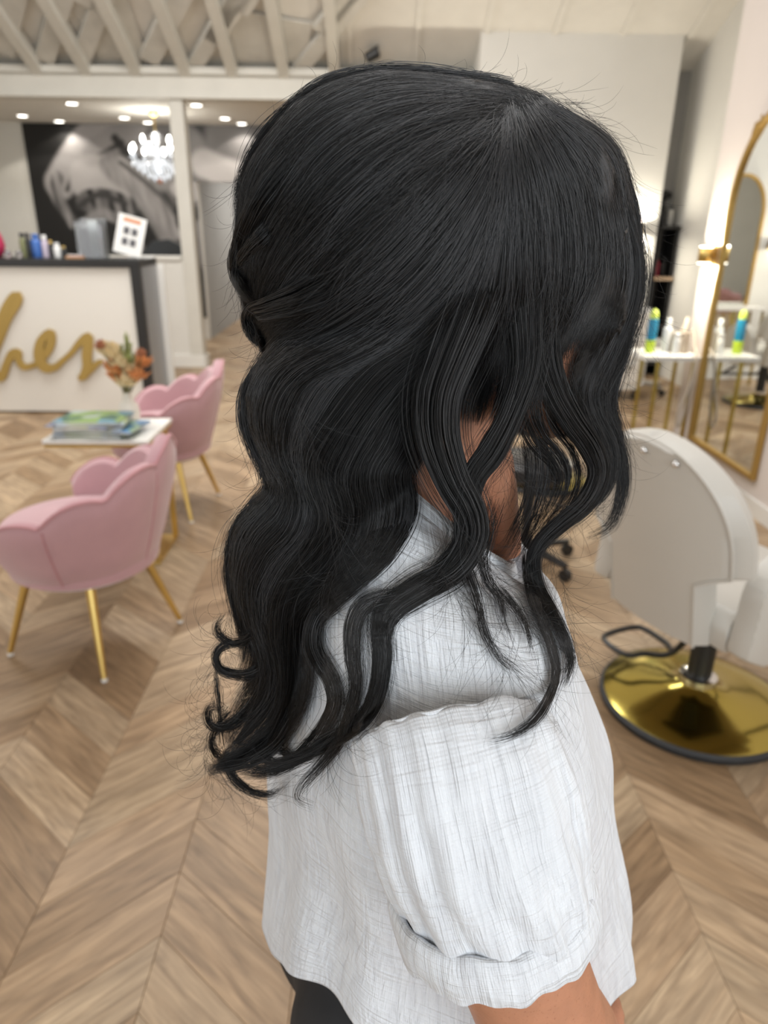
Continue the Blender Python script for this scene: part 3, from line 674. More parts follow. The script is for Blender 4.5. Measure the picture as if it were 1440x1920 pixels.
for tier, (rr, zz_, nn_) in enumerate(((R0, .02, 8), (R0*.5, .12, 4))):
    for j in range(nn_):
        a = 2*PI*j/nn_+.2*tier; u = Vector((math.cos(a), math.sin(a), 0))
        arm = MB().tube([u*.03+Vector((0, 0, zz_-.02)), u*rr*.5+Vector((0, 0, zz_-.08)), u*rr*.9+Vector((0, 0, zz_-.04)), u*rr+Vector((0, 0, zz_))], .006, 6).build('arm', CRY, e)
        p = u*rr+Vector((0, 0, zz_)); MB().lathe([(.01, 0), (.035, .008), (.036, .012), (.012, .012), (.012, .05)], p, 12).build('cup', CRY, arm)
        MB().lathe([(.010, .05), (.022, .075), (.020, .095), (.006, .13)], p, 10).build('bulb', BULB, arm, smooth=True)
pr_ = MB()
for rr, zz_, nn_, dl in ((R0*.98, -.03, 34, .05), (R0*.8, -.07, 30, .05), (R0*.62, -.11, 24, .05), (R0*.42, -.15, 16, .05), (R0*.22, -.18, 9, .05), (R0*.5, .1, 18, .04)):
    for j in range(nn_):
        a = 2*PI*j/nn_; p = Vector((rr*math.cos(a), rr*math.sin(a), zz_)); s_ = .009
        pr_.add([p+Vector((0, 0, .012)), p+Vector((s_, 0, 0)), p+Vector((0, s_, 0)), p-Vector((s_, 0, 0)), p-Vector((0, s_, 0)), p-Vector((0, 0, dl))], [(0, 1, 2), (0, 2, 3), (0, 3, 4), (0, 4, 1), (5, 2, 1), (5, 3, 2), (5, 4, 3), (5, 1, 4)])
tag(pr_.build('crystal_drops', CRY, e), kind='stuff')
MB().ball((0, 0, zb+.03), .03, 12, 8).build('finial_ball', mat('amber_crystal', (.8, .3, .15), .05, trans=.6), e, smooth=True)
l = bpy.data.lights.new('chandelier_lamp', 'POINT'); l.energy = 14; l.color = (1, .95, .85); l.shadow_soft_size = .2
lo = bpy.data.objects.new('chandelier_lamp', l); COL.objects.link(lo); lo.parent = e; lo.location = (0, 0, .3)
# ============================================================ FURNITURE, RIGHT SIDE
XM = 2.1                                              # face of the mirror wall
# ---- arched floor mirror on the mirror wall
def arch_mirror(name, label, centre, half, z0, spring, put, fw=.028, depth=.03, ornament=True, rise=None):
    rise = rise or half
    """put(u, v, d): u along the wall, v up, d out of the wall"""
    e = empty(name, centre); L = e.matrix_basis.inverted(); tag(e, label, 'mirror')
    def outline(g, n=28):
        h = half+g; pts = [(-h, z0-g), (h, z0-g), (h, spring)]
        pts += [(h*math.cos(PI*j/n), spring+(rise+g)*math.sin(PI*j/n)) for j in range(1, n)]
        return pts+[(-h, spring)]
    o, i = outline(fw/2), outline(-fw/2); n = len(o)
    mb = MB(); vs = []
    for d in (0.001, depth): vs += [put(u, v, d) for u, v in o]+[put(u, v, d) for u, v in i]
    fs = []
    for j in range(n):
        k_ = (j+1) % n
        fs += [(j, k_, n+k_, n+j), (2*n+j, 3*n+j, 3*n+k_, 2*n+k_), (j, 2*n+j, 2*n+k_, k_), (n+j, n+k_, 3*n+k_, 3*n+j)]
    mb.add(vs, fs).build('frame', GOLDP, e, local=L, bevel=.004)
    MB().prism(outline(-fw/2+.002), put, .004, .012).build('mirror_glass', MIRROR, e, local=L)
    MB().prism(outline(-fw/2+.004), put, .0005, .0038).build('backing', BLACK, e, local=L)
    if ornament:
        m = MB(); t = spring+rise
        for s in ():
            m.tube([put(0, t+.0, depth), put(s*.03, t+.05, depth), put(s*.075, t+.055, depth), put(s*.10, t+.02, depth), put(s*.075, t-.005, depth), put(s*.055, t+.02, depth)], [.012, .014, .012, .010, .008, .006], 8)
        
        for s in (-1, 1):
            m2 = MB(); uu = s*half*.62; vv = spring+rise*math.sqrt(1-.62**2)+.012
            m2.tube([put(uu+s*.05, vv-.06, depth*.7), put(uu+s*.018, vv-.03, depth*.7), put(uu, vv, depth*.7), put(uu-s*.035, vv+.03, depth*.7), put(uu-s*.06, vv+.03, depth*.7)], [.008, .016, .021, .016, .006], 8).build('scroll', GOLDP, e, local=L, smooth=True); MB().tube([put(uu+s*.03, vv-.02, depth*.7), put(uu+s*.01, vv+.03, depth*.7), put(uu-s*.05, vv+.045, depth*.7), put(uu-s*.03, vv+.07, depth*.7)], [.008, .012, .010, .005], 8).build('leaf_scroll', GOLDP, e, local=L, smooth=True)
        m = MB().tube([put(-.10, t+.01, depth*.8), put(-.06, t+.045, depth*.8), put(0, t+.03, depth*.8), put(.06, t+.045, depth*.8), put(.10, t+.01, depth*.8)], [.006, .015, .022, .015, .006], 10); m.build('crest', GOLDP, e, local=L, smooth=True)
    return e
mY, mH = 4.065, .415
arch_mirror('arched_mirror', 'tall gold-framed arched mirror on the pinkish wall at the right', (XM, mY, .2), mH, .2, 1.56, lambda u, v, d: Vector((XM-d, mY+u, v)), rise=.50)
bxm, bym = .60, 7.48
arch_mirror('arched_mirror', 'second arched gold mirror, visible only as a reflection inside the right-hand mirror', (bxm, bym, .3), .23, .30, 1.60, lambda u, v, d: Vector((bxm+u, bym-d, v)), ornament=False, rise=.36)
# ---- wall lights
SH = mat('sconce_gold', (.60, .42, .14), .35, 1.); GL = mat('sconce_glow', (1, 1, 1), .5, emis=(1, .93, .78), es=14)
def sconce(pos, nrm, label, power=9, k=1.):
    a = math.atan2(nrm[1], nrm[0]); e = empty('wall_sconce', pos, a); tag(e, label, 'wall light')
    MB().box((0, -.035, -.06), (.012, .035, .06)).build('back_plate', SH, e, bevel=.003)
    MB().tube([(.01, 0, 0), (.06, 0, 0)], .012, 8).build('arm', SH, e)
    MB().lathe([(.042, -.045), (.042, .045)], (.062, 0, 0), 24, cap=(False, False)).build('cylinder_shade', SH, e, smooth=True).modifiers.new('t', 'SOLIDIFY').thickness = .002
    for s in (-1, 1):
        MB().lathe([(.038, s*.041), (.038, s*.048)], (.062, 0, 0), 20).build('diffuser', GL, e)
        l = bpy.data.lights.new('sconce_lamp', 'AREA'); l.shape = 'DISK'; l.size = .07; l.energy = power; l.color = (1, .92, .76)
        lo = bpy.data.objects.new('sconce_lamp', l); COL.objects.link(lo); lo.parent = e; lo.location = (.062, 0, s*.053); lo.rotation_euler = (PI if s > 0 else 0, 0, 0)
p = onX(1338, 478, XM); sconce((XM, 4.60, p.z), (-1, 0), 'gold cylinder wall light shining up and down, left of arched mirror', 8)
p = onY(1193, 428, by); sconce((p.x, by, p.z), (0, -1), 'gold wall light on the white column wall beside the dark hair', 5)
sconce((bxm+.38, bym, 1.35), (0, -1), 'gold wall light beside the reflected second mirror, on its right', 5)
sconce((bxm-.38, bym, 1.35), (0, -1), 'gold wall light beside the reflected second mirror, on its left', 5)
e = empty('console_table', (bxm, 7.30, 0)); tag(e, 'white console under the second mirror, visible only as a reflection', 'table')
MB().box((-.3, -.14, .73), (.3, .14, .76)).build('table_top', MARBLE, e, bevel=.003)
for x_ in (-.27, .27):
    for y_ in (-.12, .12): MB().box((x_-.01, y_-.01, 0), (x_+.01, y_+.01, .73)).build('leg', GOLDM, e)
# ---- console table at the end of the mirror wall
tx0, ty0, ty1, tz = 1.72, 4.50, 4.84, .755
tx1 = XM-.02; tz = 1.45-.755+.02
e = empty('console_table', ((tx0+tx1)/2, (ty0+ty1)/2, 0)); L = e.matrix_basis.inverted(); tag(e, 'narrow white-topped console with thin gold legs and hair products, at the mirror wall end', 'table')
MB().box((tx0, ty0, tz-.03), (tx1, ty1, tz)).build('table_top', MARBLE, e, local=L, bevel=.003)
for x_ in (tx0+.10, tx1-.03):
    for y_ in (ty0+.03, ty1-.03): MB().box((x_-.01, y_-.01, 0), (x_+.01, y_+.01, tz-.03)).build('leg', GOLDM, e, local=L)
    MB().box((x_-.008, ty0+.04, .01), (x_+.008, ty1-.04, .026)).build('foot_rail', GOLDM, e, local=L)
def tbl(px_, y_, name, label, cat, rz=0., g_=None):
    e = empty(name, (onY(px_, 660, y_).x, y_, tz), rz); return tag(e, label, cat, g_)
y_ = 4.66
tz_h = lambda py, yy: onY(1250, py, yy).z-tz
e = tbl(1217, y_, 'spray_can', 'blue and lime spray can with domed cap at the end of the console', 'spray can')
h = tz_h(580, y_)
MB().lathe([(.028, 0), (.030, .005), (.030, h*.30)], n=24).build('lower_sleeve', LIME, e, smooth=True)
MB().lathe([(.030, h*.30), (.030, h*.74), (.026, h*.79)], n=24, cap=(False, True)).build('body', mat('cyan_blue', (.008, .17, .30), .3), e, smooth=True)
MB().lathe([(.024, h*.79), (.025, h*.88), (.018, h*.97), (.006, h)], n=24).build('cap', mat('lime_cap', (.50, .62, .10), .35), e, smooth=True)
e = tbl(1246, y_+.04, 'pump_bottle', 'white translucent bottle right of the blue spray can', 'bottle'); h = tz_h(598, y_)
bottle(e, .027, h, mat('milky_plastic', (.80, .80, .80), .3, trans=.2), WH, .5)
e = tbl(1266, y_-.06, 'pump_bottle', 'short white jar in front of the hair tool holder', 'bottle'); bottle(e, .022, h*.62, WH, WH, .7)
TAUPE = mat('taupe_plastic', (.48, .41, .33), .5)
e = tbl(1272, y_+.02, 'tool_holder', 'beige hair tool holder with curling iron on the console', 'holder')
m = MB().lathe([(.055, 0), (.06, .01), (.058, .13), (.052, .13), (.05, .02)], n=28, cap=(True, False)); m.build('holder_body', TAUPE, e, smooth=True)
MB().tube([(.0, 0, .03), (.02, .01, .15), (.035, .02, .22)], [.015, .017, .012], 12).build('iron_handle', mat('beige_gloss', (.62, .52, .42), .3), e, smooth=True)
MB().tube([(-.03, 0, .03), (-.035, 0, .17)], .010, 10).build('iron_barrel', CHROME, e, smooth=True)
c0 = Vector(e.location)
m = MB(); lp = [c0+Vector((.03, -.065, .16)), c0+Vector((.045, -.09, .12)), c0+Vector((.04, -.14, 0.05)), c0+Vector((.03, -.215, -.01)), c0+Vector((-.0, -.235, -.20)), c0+Vector((-.04, -.235, -.38)), c0+Vector((-.02, -.235, -.44)), c0+Vector((.01, -.235, -.3)), c0+Vector((.02, -.235, -.12))]
o = m.tube(crv(lp, 60), .008, 8).build('cable', TAUPE, smooth=True); tag(o, 'thick beige cable looping off the console edge', 'cable')
# ---- tall dark shelf in the gap right of the white column, with bottles
gx0, gx1, gy = onY(1217, 500, 7.75).x+.02, 3.08, 7.75
e = empty('shelf_unit', ((gx0+gx1)/2, gy, 0)); L = e.matrix_basis.inverted(); tag(e, 'tall black shelf unit in the gap beside the white column', 'shelf')
zt_ = onY(1240, 425, gy).z
MB().box((gx0, gy+.2, .1), (gx1, gy+.22, zt_)).build('back_panel', BLACK, e, local=L)
for x_ in (gx0, gx1-.02): MB().box((x_, gy-.1, 0), (x_+.02, gy+.2, zt_)).build('side_panel', BLACK, e, local=L)
WOODS = mat('pale_wood', (.55, .40, .27), .5, noise=(9, .1))
zs_ = onY(1225, 525, gy-.1).z
for i, z_ in enumerate((.12, .5, zs_, zt_-.02)):
    MB().box((gx0-.0, gy-.14, z_), (gx1-.0, gy+.2, z_+.03)).build('shelf_board', WOODS if i == 2 else BLACK, e, local=L)
for (px_, z_, col, lb, r_) in ((1228, zs_+.03, (.35, .02, .05), 'dark red tub on the wooden board of the black shelf', .034), (1244, zs_+.03, (.02, .02, .02), 'black tub right of the red one on the wooden board', .034), (1240, zt_+.01, (.02, .02, .02), 'black bottle on top of the black shelf unit', .035), (1250, zt_+.01, (.5, .5, .48), 'grey bottle on top of the black shelf unit', .03)):
    x_ = onY(px_, 480, gy).x; q = empty('product_bottle', ((gx0+.065 if px_ in (1228, 1240) else gx1-.062), gy+.02, z_+.001)); tag(q, lb, 'bottle', 'products on the black shelf unit')
    bottle(q, min(r_, .03), .19, mat('product_%02d' % int(col[0]*100), col, .4), BLACK, .5)
# wall hooks with dark tools above the shelf
p = onY(1250, 385, 8.0); e = empty('hanging_tools', (min(p.x, 2.98), 7.98, p.z)); tag(e, 'dark hair dryers hanging on the wall above the black shelf unit', 'hair tool')
MB().box((-.12, -.02, .1), (.05, 0, .14)).build('rail', BLACK, e)
for x_ in (-.08, .0):
    o = MB().tube([(x_, -.05, .08), (x_-.01, -.05, -.06)], [.028, .02], 10).build('dryer_handle', BLACK, e, smooth=True)
    MB().tube([(x_-.05, -.07, .07), (x_+.07, -.04, .10)], [.035, .03], 12).build('dryer_barrel', BLACK, o, smooth=True)
# ---- white trolley on castors
p = onY(1163, 705, 6.6); e = empty('trolley', (p.x-.05, 6.6, 0), .1); tag(e, 'white salon trolley on black castors near the white column', 'trolley')
MB().box((-.17, -.2, .10), (.17, .2, .82)).build('body', WH, e, bevel=.01)
for z_ in (.16, .38, .60):
    d = MB().box((-.155, -.212, z_), (.155, -.2, z_+.19)).build('drawer', MARBLE, e, bevel=.004); MB().box((-.06, -.225, z_+.15), (.06, -.212, z_+.165)).build('handle', CHROME, d)
for sx in (-1, 1):
    for sy in (-1, 1):
        q = MB().box((sx*.13-.012, sy*.16-.012, .05), (sx*.13+.012, sy*.16+.012, .10)).build('castor', BLACK, e)
        MB().tube([(sx*.13-.015, sy*.16, .03), (sx*.13+.015, sy*.16, .03)], .03, 14).build('wheel', BLACK, q)
p = onZ(1200, 735, 0); e = empty('stool_base', (p.x, p.y, 0), .4); tag(e, 'chrome five-legged stool base with black castors under the console', 'stool')
def star_base(e, R_, hub, mt, z_=.085):
    MB().lathe([(.035, z_-.02), (.04, z_+.01), (.028, z_+.05)], n=18).build('hub', mt, e, smooth=True)
    for j in range(5):
        a = j*2*PI/5; c = Vector((math.cos(a)*R_, math.sin(a)*R_, z_-.015)); lg = MB().tube([(0, 0, z_+.01), c], [.024, .015], 8).build('leg', mt, e)
        s = Vector((-math.sin(a), math.cos(a), 0))*.014
        MB().tube([Vector((c.x, c.y, .028))-s, Vector((c.x, c.y, .028))+s], .028, 14).build('castor', BLACK, lg)
star_base(e, .22, 0, CHROME); MB().tube([(0, 0, .1), (0, 0, .42)], .02, 12).build('column', CHROME, e)
MB().lathe([(.14, .42), (.17, .44), (.17, .48), (.15, .50)], n=28).build('seat', WH, e, smooth=True)
# ---- white salon chair on a gold disc base
def salon_chair(loc, face, label, um, base=True, lift=0.):
    e = empty('salon_chair', (*loc, 0), face); tag(e, label, 'chair')   # local +X is where the sitter faces
    MB().lathe([(.295, .0), (.300, .006), (.300, .020), (.292, .028)], n=64).build('rubber_rim', RUBBER, e, smooth=True)
    MB().lathe([(.292, .026), (.285, .030), (.20, .045), (.11, .062), (.06, .082), (.05, .10)], n=64).build('base_disc', GOLDM, e, smooth=True)
    MB().lathe([(.05, .088), (.058, .092), (.058, .112), (.046, .116)], n=32).build('collar', CHROME, e, smooth=True)
    MB().tube([(0, 0, .10), (0, 0, .36+lift)], .038, 24).build('column', BLACK, e, smooth=True)
    MB().box((-.10, -.09, .355+lift), (.16, .09, .375+lift)).build('seat_plate', BLACK, e)
    z = .38+lift
    # seat
    m = MB()
    prof = [(-.22, z), (.26, z), (.29, z+.03), (.29, z+.09), (.25, z+.125), (-.20, z+.12), (-.23, z+.07)]
    m.prism(prof, lambda u, v, d: Vector((u, d, v)), -.225, .225).build('seat', um, e, bevel=.014, smooth=True)
    # backrest: broad rounded shield, leaning back, gently curved
    def bk(u, v, d):      # u across -1..1 (metres), v height, d thickness outwards(back)
        lean = -.205-.20*(v-(z-.02))
        return Vector((lean+.75*u*u-d, u, v))
    H0, H1, W_ = z-.0, .965+lift, .27
    rows = []
    nv, nu = 26, 20
    def halfw(v):
        t = (v-H0)/(H1-H0)
        q = min(1, max(0, (t-.36)/.07)); w0 = .165+.095*q*q*(3-2*q)
        if t > .50:
            q = (t-.50)/.50; w0 = .260*math.sqrt(max(0, 1-q**2.2))
        return max(w0, .012)
    T = .075
    vs_ = [H0+(H1-H0)*(1-(1-i/nv)**1.35) for i in range(nv+1)]
    rings = []
    for v in vs_:
        hw_ = halfw(v); front = [bk(hw_*(-1+2*j/nu), v, 0) for j in range(nu+1)]; back = [bk(hw_*(-1+2*j/nu)*.93, v-(.02 if v > H1-.02 else 0), T) for j in range(nu, -1, -1)]
        mid0 = bk(hw_*1.05, v, T*.5); mid1 = bk(-hw_*1.05, v, T*.5)
        rings.append(front+[mid0]+back+[mid1])
    MB().rings(rings, True, (True, True)).build('backrest', um, e, smooth=True)
    pp = []
    for i in range(len(vs_)): pp.append(bk(halfw(vs_[i])*.955, vs_[i]-.004, T+.0))
    for i in range(len(vs_)-1, -1, -1): pp.append(bk(-halfw(vs_[i])*.955, vs_[i]-.004, T+.0))
    MB().tube(pp, .0045, 6).build('piping', um, e, smooth=True)
    for u in (-.10, 0., .10): MB().ball(bk(u, H1-.045-.1*abs(u), T+.002), (.010, .010, .010), 10, 6).build('stud', CHROME, e, smooth=True)
    for s in (-1, 1):
        pts = [(-.19, s*.285, z+.10), (-.17, s*.30, z+.24), (-.05, s*.305, z+.315), (.10, s*.305, z+.32), (.21, s*.30, z+.265), (.24, s*.295, z+.14), (.22, s*.285, z-.01)]
        a = MB(); q = crv(pts, 26)
        body = [Vector((p.x, 0, p.z)) for p in q]
        poly = [(p.x, p.z) for p in q]+[(.14, z-.03), (-.12, z-.02), (-.20, z+.02)]
        a.prism(poly, lambda u, v, d: Vector((u-.03, s*.255+d*s, v)), -.03, .045).build('armrest', um, e, bevel=.02, smooth=True)
    # footrest: T bar with square loop
    f = MB()
    lp = [(.20, -.16, .30), (.40, -.17, .19), (.52, -.17, .17), (.52, .17, .17), (.40, .17, .19), (.20, .16, .30)]
    f.tube(lp, .013, 8).build('footrest', BLACK, e, smooth=True)
    MB().tube(crv([(0, .03, .30), (-.02, .10, .14), (-.07, .17, .11), (-.12, .20, .10), (-.125, .29, .10), (-.09, .33, .10), (.03, .33, .10), (.065, .30, .10), (.065, .20, .10), (.03, .13, .12), (.01, .03, .28)], 60), .010, 8).build('pump_lever', BLACK, e, smooth=True)
    return e
salon_chair((1.065, 1.935), math.radians(25), 'large white salon chair on a polished gold disc base, seen from behind', VINYL)
salon_chair((.66, 6.35), math.radians(88), 'far white salon chair on gold base, visible only as a reflection in the mirror', VINYL)
# ---- black stylist chair far behind the client's chin, and the rolling stool
BV = mat('black_vinyl', (.02, .02, .022), .4)
p = onZ(1022, 905, 0); salon_chair((p.x-.03, p.y+.05), math.radians(165), 'black salon chair on gold disc base seen past the client\'s neck', BV)
p = onZ(1010, 1052, .03); e = empty('rolling_stool', (p.x-.06, p.y+.05, 0), .35); tag(e, 'black rolling stool with castors behind the client\'s white collar', 'stool')
star_base(e, .24, 0, BLACK); MB().tube([(0, 0, .1), (0, 0, .44)], .022, 12).build('column', BLACK, e); MB().lathe([(.15, .43), (.18, .45), (.18, .50), (.15, .52)], n=30).build('seat', BV, e, smooth=True)
# ============================================================ THE CLIENT
AF = math.radians(14)
FW = np.array([math.cos(AF), math.sin(AF), 0]); LW = np.array([-math.sin(AF), math.cos(AF), 0])   # facing, her left (away from the camera)
O2 = np.array([0.065, 0.50, 0.])                     # under the head centre
def W(f, l, u): return Vector(O2+FW*f+LW*l+np.array([0, 0, u]))
def Q(px, py, r):
    """point seen at (px,py), r metres towards the camera from her mid plane"""
    d = ray(px, py); n = -LW; t = ((O2-CAM).dot(n)+np.asarray(r, float))/(d@n)
    return CAM+d*np.asarray(t)[..., None]
SKIN = mat('skin', (.47, .215, .125), .48, sss=.12, noise=(60, .10), bump=(350, .25, .0006))
nt = SKIN.node_tree; bsdf = nt.nodes['Principled BSDF']
# freckles
tc = nt.nodes.new('ShaderNodeTexCoord'); vo = nt.nodes.new('ShaderNodeTexNoise'); vo.inputs['Scale'].default_value = 520; vo.inputs['Detail'].default_value = 3
nt.links.new(tc.outputs['Object'], vo.inputs['Vector']); rr_ = nt.nodes.new('ShaderNodeValToRGB'); rr_.color_ramp.elements[0].position = .60; rr_.color_ramp.elements[1].position = .72
rr_.color_ramp.elements[0].color = (1, 1, 1, 1); rr_.color_ramp.elements[1].color = (.76, .66, .60, 1); nt.links.new(vo.outputs['Fac'], rr_.inputs['Fac'])
mx = nt.nodes.new('ShaderNodeMix'); mx.data_type = 'RGBA'; mx.blend_type = 'MULTIPLY'; mx.inputs[0].default_value = .8
src = bsdf.inputs['Base Color'].links[0].from_socket; nt.links.new(src, mx.inputs[6]); nt.links.new(rr_.outputs['Color'], mx.inputs[7]); nt.links.new(mx.outputs[2], bsdf.inputs['Base Color'])
HC = 1.424                                             # height of the head centre (ear level)
b = MB()
def ell(c, r, n=24, m=16, rot=None):
    k = len(b.v); t = MB().ball((0, 0, 0), r, n, m)
    vs = [Vector(v) for v in t.v]
    if rot is not None: vs = [rot @ v for v in vs]
    b.add([W(c[0]+v.x, c[1]+v.y, c[2]+v.z) for v in vs], t.f)
def lim(pts, rs, n=20, flat=None):
    q = cr3([(*p, r) for p, r in zip(pts, rs)], 24)
    b.tube([W(*x[:3]) for x in q], [float(x[3]) for x in q], n, flat)
# head
ell((-.020, 0, HC+.016), (.092, .075, .092)); ell((.03, 0, HC-.01), (.070, .066, .085)); ell((.048, 0, HC-.062), (.052, .050, .045)); ell((.074, 0, HC-.094), (.022, .022, .018))
ell((.048, 0, HC+.046), (.038, .056, .042)); ell((.078, 0, HC+.024), (.014, .046, .012))
lim([(.095, 0, HC+.015), (.108, 0, HC-.012), (.118, 0, HC-.028)], [.008, .011, .013]); ell((.105, .012, HC-.034), (.012, .010, .008)); ell((.105, -.012, HC-.034), (.012, .010, .008))
ell((.094, 0, HC-.058), (.014, .024, .006)); ell((.092, 0, HC-.069), (.013, .020, .007)); ell((.066, .036, HC-.022), (.026, .022, .022)); ell((.066, -.036, HC-.022), (.026, .022, .022))
for s in (-1, 1):                                      # jaw line and ears
    lim([(-.005, s*.062, HC-.03), (.012, s*.058, HC-.066), (.045, s*.036, HC-.092), (.072, s*.012, HC-.100)], [.014, .016, .016, .014])
    lim([(-.004, s*.076, HC-.022), (-.018, s*.083, HC-.006), (-.022, s*.087, HC+.016), (-.010, s*.085, HC+.030), (.004, s*.079, HC+.022), (.002, s*.077, HC+.004), (-.004, s*.076, HC-.022)], [.005]*7, 8)
# neck, shoulders, chest, trunk
lim([(-.018, 0, HC-.03), (-.028, 0, HC-.10), (-.040, 0, HC-.165), (-.048, 0, HC-.22)], [.060, .055, .058, .075])
lim([(.030, .028, HC-.20), (.010, .038, HC-.12), (-.02, .045, HC-.05)], [.012, .013, .012]); lim([(.030, -.028, HC-.20), (.010, -.038, HC-.12), (-.02, -.045, HC-.05)], [.012, .013, .012])
SHU = 1.235
ell((-.050, 0, SHU-.06), (.068, .140, .085)); ell((-.015, 0, SHU-.14), (.085, .125, .12)); ell((-.03, 0, SHU-.30), (.082, .115, .15)); ell((-.04, 0, SHU-.42), (.088, .130, .13)); ell((-.045, 0, SHU-.50), (.090, .140, .11))
ell((.035, .06, SHU-.155), (.050, .055, .055)); ell((.035, -.06, SHU-.155), (.050, .055, .055))
for s in (-1, 1):
    lim([(-.055, 0, SHU+.03), (-.060, s*.08, SHU-.004), (-.060, s*.125, SHU-.050)], [.045, .030, .026])
    lim([(.005, s*.01, SHU-.03), (-.01, s*.08, SHU-.016), (-.05, s*.14, SHU-.02)], [.011, .010, .010], 8)
# near (right) arm hanging with a slight bend, l < 0 is towards the camera
NS, NE, NW_ = (-.060, -.135, SHU-.075), (.004, -.192, SHU-.275), (.100, -.105, SHU-.475)
lim([NS, (-.045, -.176, SHU-.13), NE], [.030, .040, .043]); lim([NE, (.050, -.160, SHU-.37), NW_], [.043, .043, .027])
# far (left) arm crossing in front of the belly, its hand on the near forearm
FS, FE, FWR = (-.055, .140, SHU-.06), (.0, .18, SHU-.27), (.088, -.03, SHU-.385)
lim([FS, (-.03, .172, SHU-.13), FE], [.034, .042, .038]); lim([FE, (.065, .09, SHU-.34), FWR], [.038, .036, .026])
def hand(wr, d, pn, side, curl=.5, spread=1.):
    """wr wrist, d forward, pn out of the back of the hand, side towards the thumb (all in her frame)"""
    wr, d, pn, side = map(Vector, (wr, d, pn, side)); d.normalize(); side.normalize(); pn.normalize()
    for q in (-.026, -.009, .009, .026): lim([tuple(wr), tuple(wr+d*.04+side*q*.9), tuple(wr+d*.085+side*q)], [.016, .013, .0105], 10)
    for i, (q, L) in enumerate(((.028, .070), (.0095, .078), (-.0095, .072), (-.028, .056))):
        p0 = wr+d*.083+side*q; a = curl*.6; dd = (d*math.cos(a)-pn*math.sin(a)+side*q*.9*spread).normalized(); p1 = p0+dd*L*.45
        a += curl; d2_ = (d*math.cos(a)-pn*math.sin(a)+side*q*.5).normalized(); p2 = p1+d2_*L*.32; a += curl*.8; d3 = (d*math.cos(a)-pn*math.sin(a)).normalized(); p3 = p2+d3*L*.24
        lim([tuple(p0), tuple(p1), tuple(p2), tuple(p3)], [.0095, .0088, .0080, .0068], 10)
    p0 = wr+d*.02+side*.022; lim([tuple(p0), tuple(p0+d*.028+side*.024-pn*.008), tuple(p0+d*.056+side*.032-pn*.016), tuple(p0+d*.078+side*.030-pn*.026)], [.014, .0115, .0098, .008], 10)
hand(NW_, (.25, .25, -.93), (.55, -.80, .1), (.75, .3, .3), .45)
hand(FWR, (.25, -.93, -.20), (.75, .2, .6), (-.1, -.1, 1), .55)
bm_ = b.build('body_cage', None)
md = bm_.modifiers.new('r', 'REMESH'); md.mode = 'VOXEL'; md.voxel_size = .0042; md.use_smooth_shade = True
ms = bm_.modifiers.new('s', 'SMOOTH'); ms.factor = .5; ms.iterations = 5
dg = bpy.context.evaluated_depsgraph_get(); me = bpy.data.meshes.new_from_object(bm_.evaluated_get(dg)); bpy.data.objects.remove(bm_)
person = link('person', me, SKIN, None, True)
tag(person, 'dark-haired woman in white gauze blouse and black trousers, standing in profile facing right', 'person')
# lower body: trousers and shoes, so that she stands on the floor
TRO = mat('black_trouser_cloth', (.016, .016, .018), .8, noise=(40, .2), bump=(300, .3, .0005))
b = MB()
ell((-.035, 0, .78), (.108, .155, .14)); ell((-.066, .06, .77), (.090, .085, .11)); ell((-.066, -.06, .77), (.090, .085, .11))
for s in (-1, 1): lim([(-.03, s*.085, .76), (-.02, s*.09, .60), (.0, s*.09, .42), (-.01, s*.092, .25), (-.03, s*.095, .07)], [.088, .082, .060, .058, .052])
b.tube([W(-.02, 0, .86), W(-.02, 0, .92)], [.12, .10], 24)
tb = b.build('cage', None); md = tb.modifiers.new('r', 'REMESH'); md.mode = 'VOXEL'; md.voxel_size = .007; md.use_smooth_shade = True
ms = tb.modifiers.new('s', 'SMOOTH'); ms.factor = .5; ms.iterations = 8
dg = bpy.context.evaluated_depsgraph_get(); me = bpy.data.meshes.new_from_object(tb.evaluated_get(dg)); bpy.data.objects.remove(tb)
tro = link('trousers', me, TRO, person, True); tro['label'] = 'black trousers'
for s in (-1, 1):
    sh = MB(); c = (0, s*.095, 0); prof = []
    for f_, w_, h_ in ((-.085, .018, .03), (-.075, .030, .055), (-.03, .036, .075), (.03, .038, .065), (.09, .042, .045), (.14, .036, .032), (.165, .018, .022)):
        prof.append([W(f_, s*.095+w_*math.cos(t)*1.0, max(.0, h_*.5+h_*.5*math.sin(t))) for t in np.linspace(0, 2*PI, 16, endpoint=False)])
    sh.rings(prof).build('shoe', BLACK, person, smooth=True)
# ---- gauze cloth
GZ = bpy.data.materials.new('white_gauze'); GZ.use_nodes = True; nt = GZ.node_tree; bs = nt.nodes['Principled BSDF']
bs.inputs['Base Color'].default_value = (.80, .82, .85, 1); bs.inputs['Roughness'].default_value = .9; bs.inputs['Specular IOR Level'].default_value = .15
bs.inputs['Sheen Weight'].default_value = .15
N = nt.nodes.new; K = nt.links.new
uvn = N('ShaderNodeUVMap'); uvn.uv_map = 'UVMap'
def gn(vec, scale, det, dist=0.):
    m_ = N('ShaderNodeVectorMath'); m_.operation = 'MULTIPLY'; m_.inputs[1].default_value = vec; K(uvn.outputs[0], m_.inputs[0])
    n_ = N('ShaderNodeTexNoise'); n_.inputs['Scale'].default_value = scale; n_.inputs['Detail'].default_value = det; n_.inputs['Distortion'].default_value = dist
    K(m_.outputs[0], n_.inputs['Vector']); return n_.outputs['Fac']
def mth(op, a, c):
    m_ = N('ShaderNodeMath'); m_.operation = op
    for i, v in enumerate((a, c)):
        if isinstance(v, (int, float)): m_.inputs[i].default_value = v
        else: K(v, m_.inputs[i])
    return m_.outputs[0]
h1 = gn((1, .09, 1), 210, 3, .8)       # long crinkles along the drop
h2 = gn((.12, 1, 1), 150, 2, .8)        # cross crinkles
